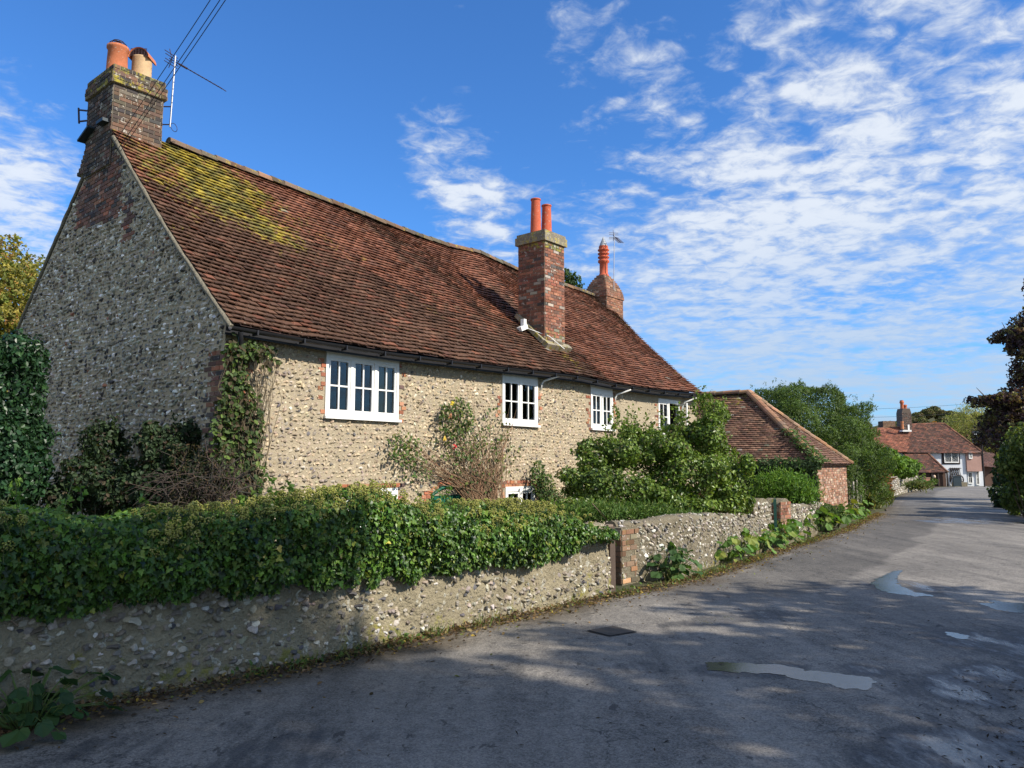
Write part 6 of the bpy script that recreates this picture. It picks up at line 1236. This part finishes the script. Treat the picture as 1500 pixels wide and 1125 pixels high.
mb = MB(); slab(mb, px(1324, 3), px(1337, 3), pz(632.5, 3), pz(630, 3), YF+2.6, YF+3.5); slab(mb, px(1334, 3.5), px(1336.5, 3.5), pz(630, 3), pz(622, 3.5), YF+3.5, YF+3.59); mb.build('lead_flashing', M['white_paint'], inn)
# second low stack
mb = MB(); slab(mb, px(1295, 8), px(1313, 8), pz(630, 8), pz(617, 8), YF+7.5, YF+9); bricks(mb, [0, YF+7.496, 0], [1, 0, 0], [0, -1, 0], px(1295, 8), px(1313, 8), pz(628, 8), pz(617, 8), cols=[(.22, .13, .08), (.28, .17, .10)], w=(1, 1), mi=1, bl=.24, bh=.085); 
c6 = mb.build('chimney', [M['brown_timber'], M['brick']], inn, label='low wide brick stack behind the red side roof')
pot(inn, A(1321.5, 622, 2.5)-Z*.6, [(.22, 0), (.2, .1), (.17, .8), (.22, .95), (.2, 1.05)], (.5, .2, .09))
# hanging sign on its post
c = A(1430, 640, -9); hw = 6.2*(YF-9)/F; hh = 8.2*(YF-9)/F; rt = thing('hanging_sign', (float(c[0]+hw+.1), YF-9, float(gh(YF-9))), 'dark blue hanging sign with a pale band, high on a post beside the copper beech', 'sign')
mb = MB(); slab(mb, c[0]-hw, c[0]+hw, c[2]-hh, c[2]+hh, YF-9.05, YF-8.95); pn = mb.build('sign_panel', M['sign_dark'], rt)
mb = MB(); t_ = np.linspace(-.75, .75, 14); V = [(c[0]+q*hw, YF-9.056, c[2]-.18-.16*(1-q*q)+d_) for d_ in (0, .17) for q in t_]; mb.add(V, [(i, i+1, 15+i, 14+i) for i in range(13)]); slab(mb, c[0]-hw*.6, c[0]+hw*.6, c[2]+.30, c[2]+.38, YF-9.06, YF-9.052); mb.build('pale_scroll', M['render_white'], pn)
mb = MB(); xq = c[0]+hw+.12; tube(mb, [(xq, YF-9, gI), (xq, YF-9, c[2]), (xq, YF-9, c[2]+hh+.5)], .09, 8); tube(mb, [(xq, YF-9, c[2]+hh+.25), (c[0], YF-9, c[2]+hh+.3), (c[0]-hw, YF-9, c[2]+hh+.25)], .05, 6)
for q in (-.7, .7): tube(mb, [(c[0]+hw*q, YF-9, c[2]+hh), (c[0]+hw*q, YF-9, c[2]+hh+.14), (c[0]+hw*q, YF-9, c[2]+hh+.27)], .025, 5)
mb.build('sign_post', M['dark_timber'], rt)
# house further right behind the inn
hb_ = thing('brick_house', (px(1446, 22), YF+22, gI), 'brown roofed brick house half hidden between the inn and the trees on the right', 'house')
mb = MB(); slab(mb, px(1436, 22), px(1480, 22), gI-.5, pz(672, 22), YF+22, YF+30); mb.build('wall', M['brown_timber'], hb_); mb = MB(); slab(mb, px(1443, 2), px(1462, 2), gI-.5, pz(682, 2), YF+2.5, YF+9); mb.build('wall', M['brown_timber'], hb_)
e0, e1, r0, r1 = A(1400, 660, 15), A(1470, 672, 15), A(1398, 628, 20), A(1425, 632, 20); froof('roof', [([e0, e1, r1, r0], (e0, e1))], [[r0, (r0+r1)/2, r1]], [(.24, .13, .09), (.2, .12, .09)], (1, 1), parent=hb_)
e0, e1, r0, r1 = A(1441, 683, 1.5), A(1464, 686, 1.5), A(1438, 664, 6), A(1458, 664, 6); froof('lower_roof', [([e0, e1, r1, r0], (e0, e1))], [], [(.13, .07, .055), (.1, .06, .05)], (1, 1), parent=hb_)
# low brick post by the porch
q_ = gz(1357, 714.5); q_[2] = float(gh(q_[1])); mb = MB(); box(mb, q_+Z*.55, (.7, .5, 1.1), None, 0, (.35, .17, .11)); box(mb, q_+Z*1.14, (.78, .58, .09), None, 0, (.4, .22, .15)); mb.build('brick_post', M['plain'], label='small brick post on the bend before the inn porch', cat='post', org=tuple(q_))
bush('porch_shrub', [Bl(1350, 708, 66, 9, 5, 1.0), Bl(1343, 708, 64, 6, 4, .8)], 1500, .22, 'oval', LG, (1, 1, 1), 'small green planting around the brick post before the inn', 'shrub', zb=-.6, stems=1, shoots=4)
# ================================================================== HILL AND FAR TREES
def hill(name, Y0, prof, depth, colr):
    us = np.linspace(prof[0][0], prof[-1][0], 90); vs = np.interp(us, [p[0] for p in prof], [p[1] for p in prof]); V = []
    for j, (dy, f) in enumerate(((-60, 0), (-35, .45), (-15, .8), (0, 1), (30, .9), (90, 0))):
        for u, v in zip(us, vs): p = at(u, v+1.5*math.sin(u*.11), Y0); b_ = -4; V.append((p[0], Y0+dy, b_+(p[2]-b_)*f+(1.5*f*(vnoise(np.array([[u*.2, dy*.1, 1.]]))[0]-.5))))
    n = 90; mb = MB(); mb.add(V, [(j*n+i, j*n+i+1, (j+1)*n+i+1, (j+1)*n+i) for j in range(5) for i in range(n-1)], 0, colr, 0, True)
    return mb.build(name, M['soil_grass'], kind='structure')
hill('hill', 330, [(1150, 640), (1255, 630), (1300, 622), (1340, 612), (1365, 604), (1400, 606), (1420, 612), (1470, 606), (1560, 600), (1700, 610)], 60, (.1, .1, .05))
pts = []
for u, v, r, y in [(1268, 624, 7, 240), (1345, 612, 10, 300), (1358, 606, 9, 300), (1368, 602, 8, 305), (1378, 608, 9, 300), (1392, 609, 9, 290), (1405, 612, 9, 285), (1335, 618, 9, 290), (1320, 622, 8, 290), (1418, 616, 9, 280), (1302, 624, 8, 280), (1430, 612, 9, 270), (1350, 622, 12, 270), (1385, 622, 14, 260)]:
    c = at(u, v, y); kk_ = y/F; pts.append((*c, r*kk_, 3, r*kk_*.8))
P, N = blobs_pts(pts, 9000, inner=.5); mb = MB(); leaves(mb, P, N, .9, 'clump', [(.11, .12, .05), (.15, .13, .06), (.08, .10, .04), (.18, .14, .08)], (3, 2, 2, 1.5)); 
mb.build('far_wood', M['leaf'], label='wooded hillside in autumn greens and browns behind the inn roof', cat='woodland', kind='stuff')
for (u, v, r, lb) in ((1366, 621, 5, 'small orange leaved treetop just above the inn ridge'), (1399, 627, 6, 'orange leaved treetop at the right shoulder of the inn roof')):
    c = at(u, v, 135); kk_ = 135/F; tree('orange_tree', (c[0], 135, -1.2), float(c[2])+1.2+r*kk_*.9, r*kk_*2.0, 1500, .3, 'clump', [(.45, .20, .03), (.35, .2, .04)], (1, 1), lb, crown_z=.82, trunk=.15, nb=7)
for (u, y, w) in ((1300, 160, 30), (1330, 170, 25), (1420, 150, 25), (1455, 140, 30), (1475, 120, 26)):
    c = at(u, 622 if u < 1400 else 616, y); tree('background_tree', (c[0], y, -1.2), float(c[2])+1.5, w*y/F*.5+1.5, 2600, .42, 'clump', [(.13, .14, .05), (.10, .12, .04), (.19, .15, .07)], (2, 2, 1), {1300: 'leftmost dull green tree behind the inn, beside the low brick stack', 1330: 'dull green tree directly behind the tall inn chimney', 1420: 'brownish green tree behind the right shoulder of the inn roof', 1455: 'brownish green tree between the willow and the copper beech', 1475: 'rightmost background tree, mostly behind the copper beech'}[u], crown_z=.7, trunk=.25, nb=8, group='trees behind the inn')
# distant wires between poles
for i, (va, vb, lb) in enumerate(((600, 585, 'topmost of the three'), (612, 598, 'middle one of the three'), (621, 612, 'lowest of the three'))):
    a, b_ = at(1200, va+1, 70), at(1560, vb-8, 75); mb = MB(); L = [a+(b_-a)*t-Z*(.35*math.sin(math.pi*t)) for t in np.linspace(-.1, 1.1, 24)]; tube(mb, L, .012 if i < 2 else .010, 4, cap=False)
    mb.build('overhead_wire', M['cable'], label=f'thin wire crossing the sky above the inn, {lb}', cat='wire', group='wires above the inn', org=tuple(a))
for (q, lb) in ((at(1200, 601, 70)-np.array([2.0, .4, 0]), 'timber pole hidden in the overgrown hedge carrying the wires'), (at(1560, 577, 75)+np.array([2.2, .4, 0]), 'timber pole behind the copper beech carrying the wires')):
    mb = MB(); tube(mb, [(q[0], q[1], -1), (q[0], q[1], 3), (q[0], q[1], q[2]+.4)], [.16, .14, .11], 10, col=(.12, .09, .06)); tube(mb, [(q[0], q[1]-.6, q[2]), (q[0], q[1], q[2]), (q[0], q[1]+.6, q[2])], .05, 6, col=(.12, .09, .06)); mb.build('telegraph_pole', M['bark'], label=lb, cat='pole', org=(q[0], q[1], -1))
# garden hedge bounding the cottage plot behind (seen only past the gable)
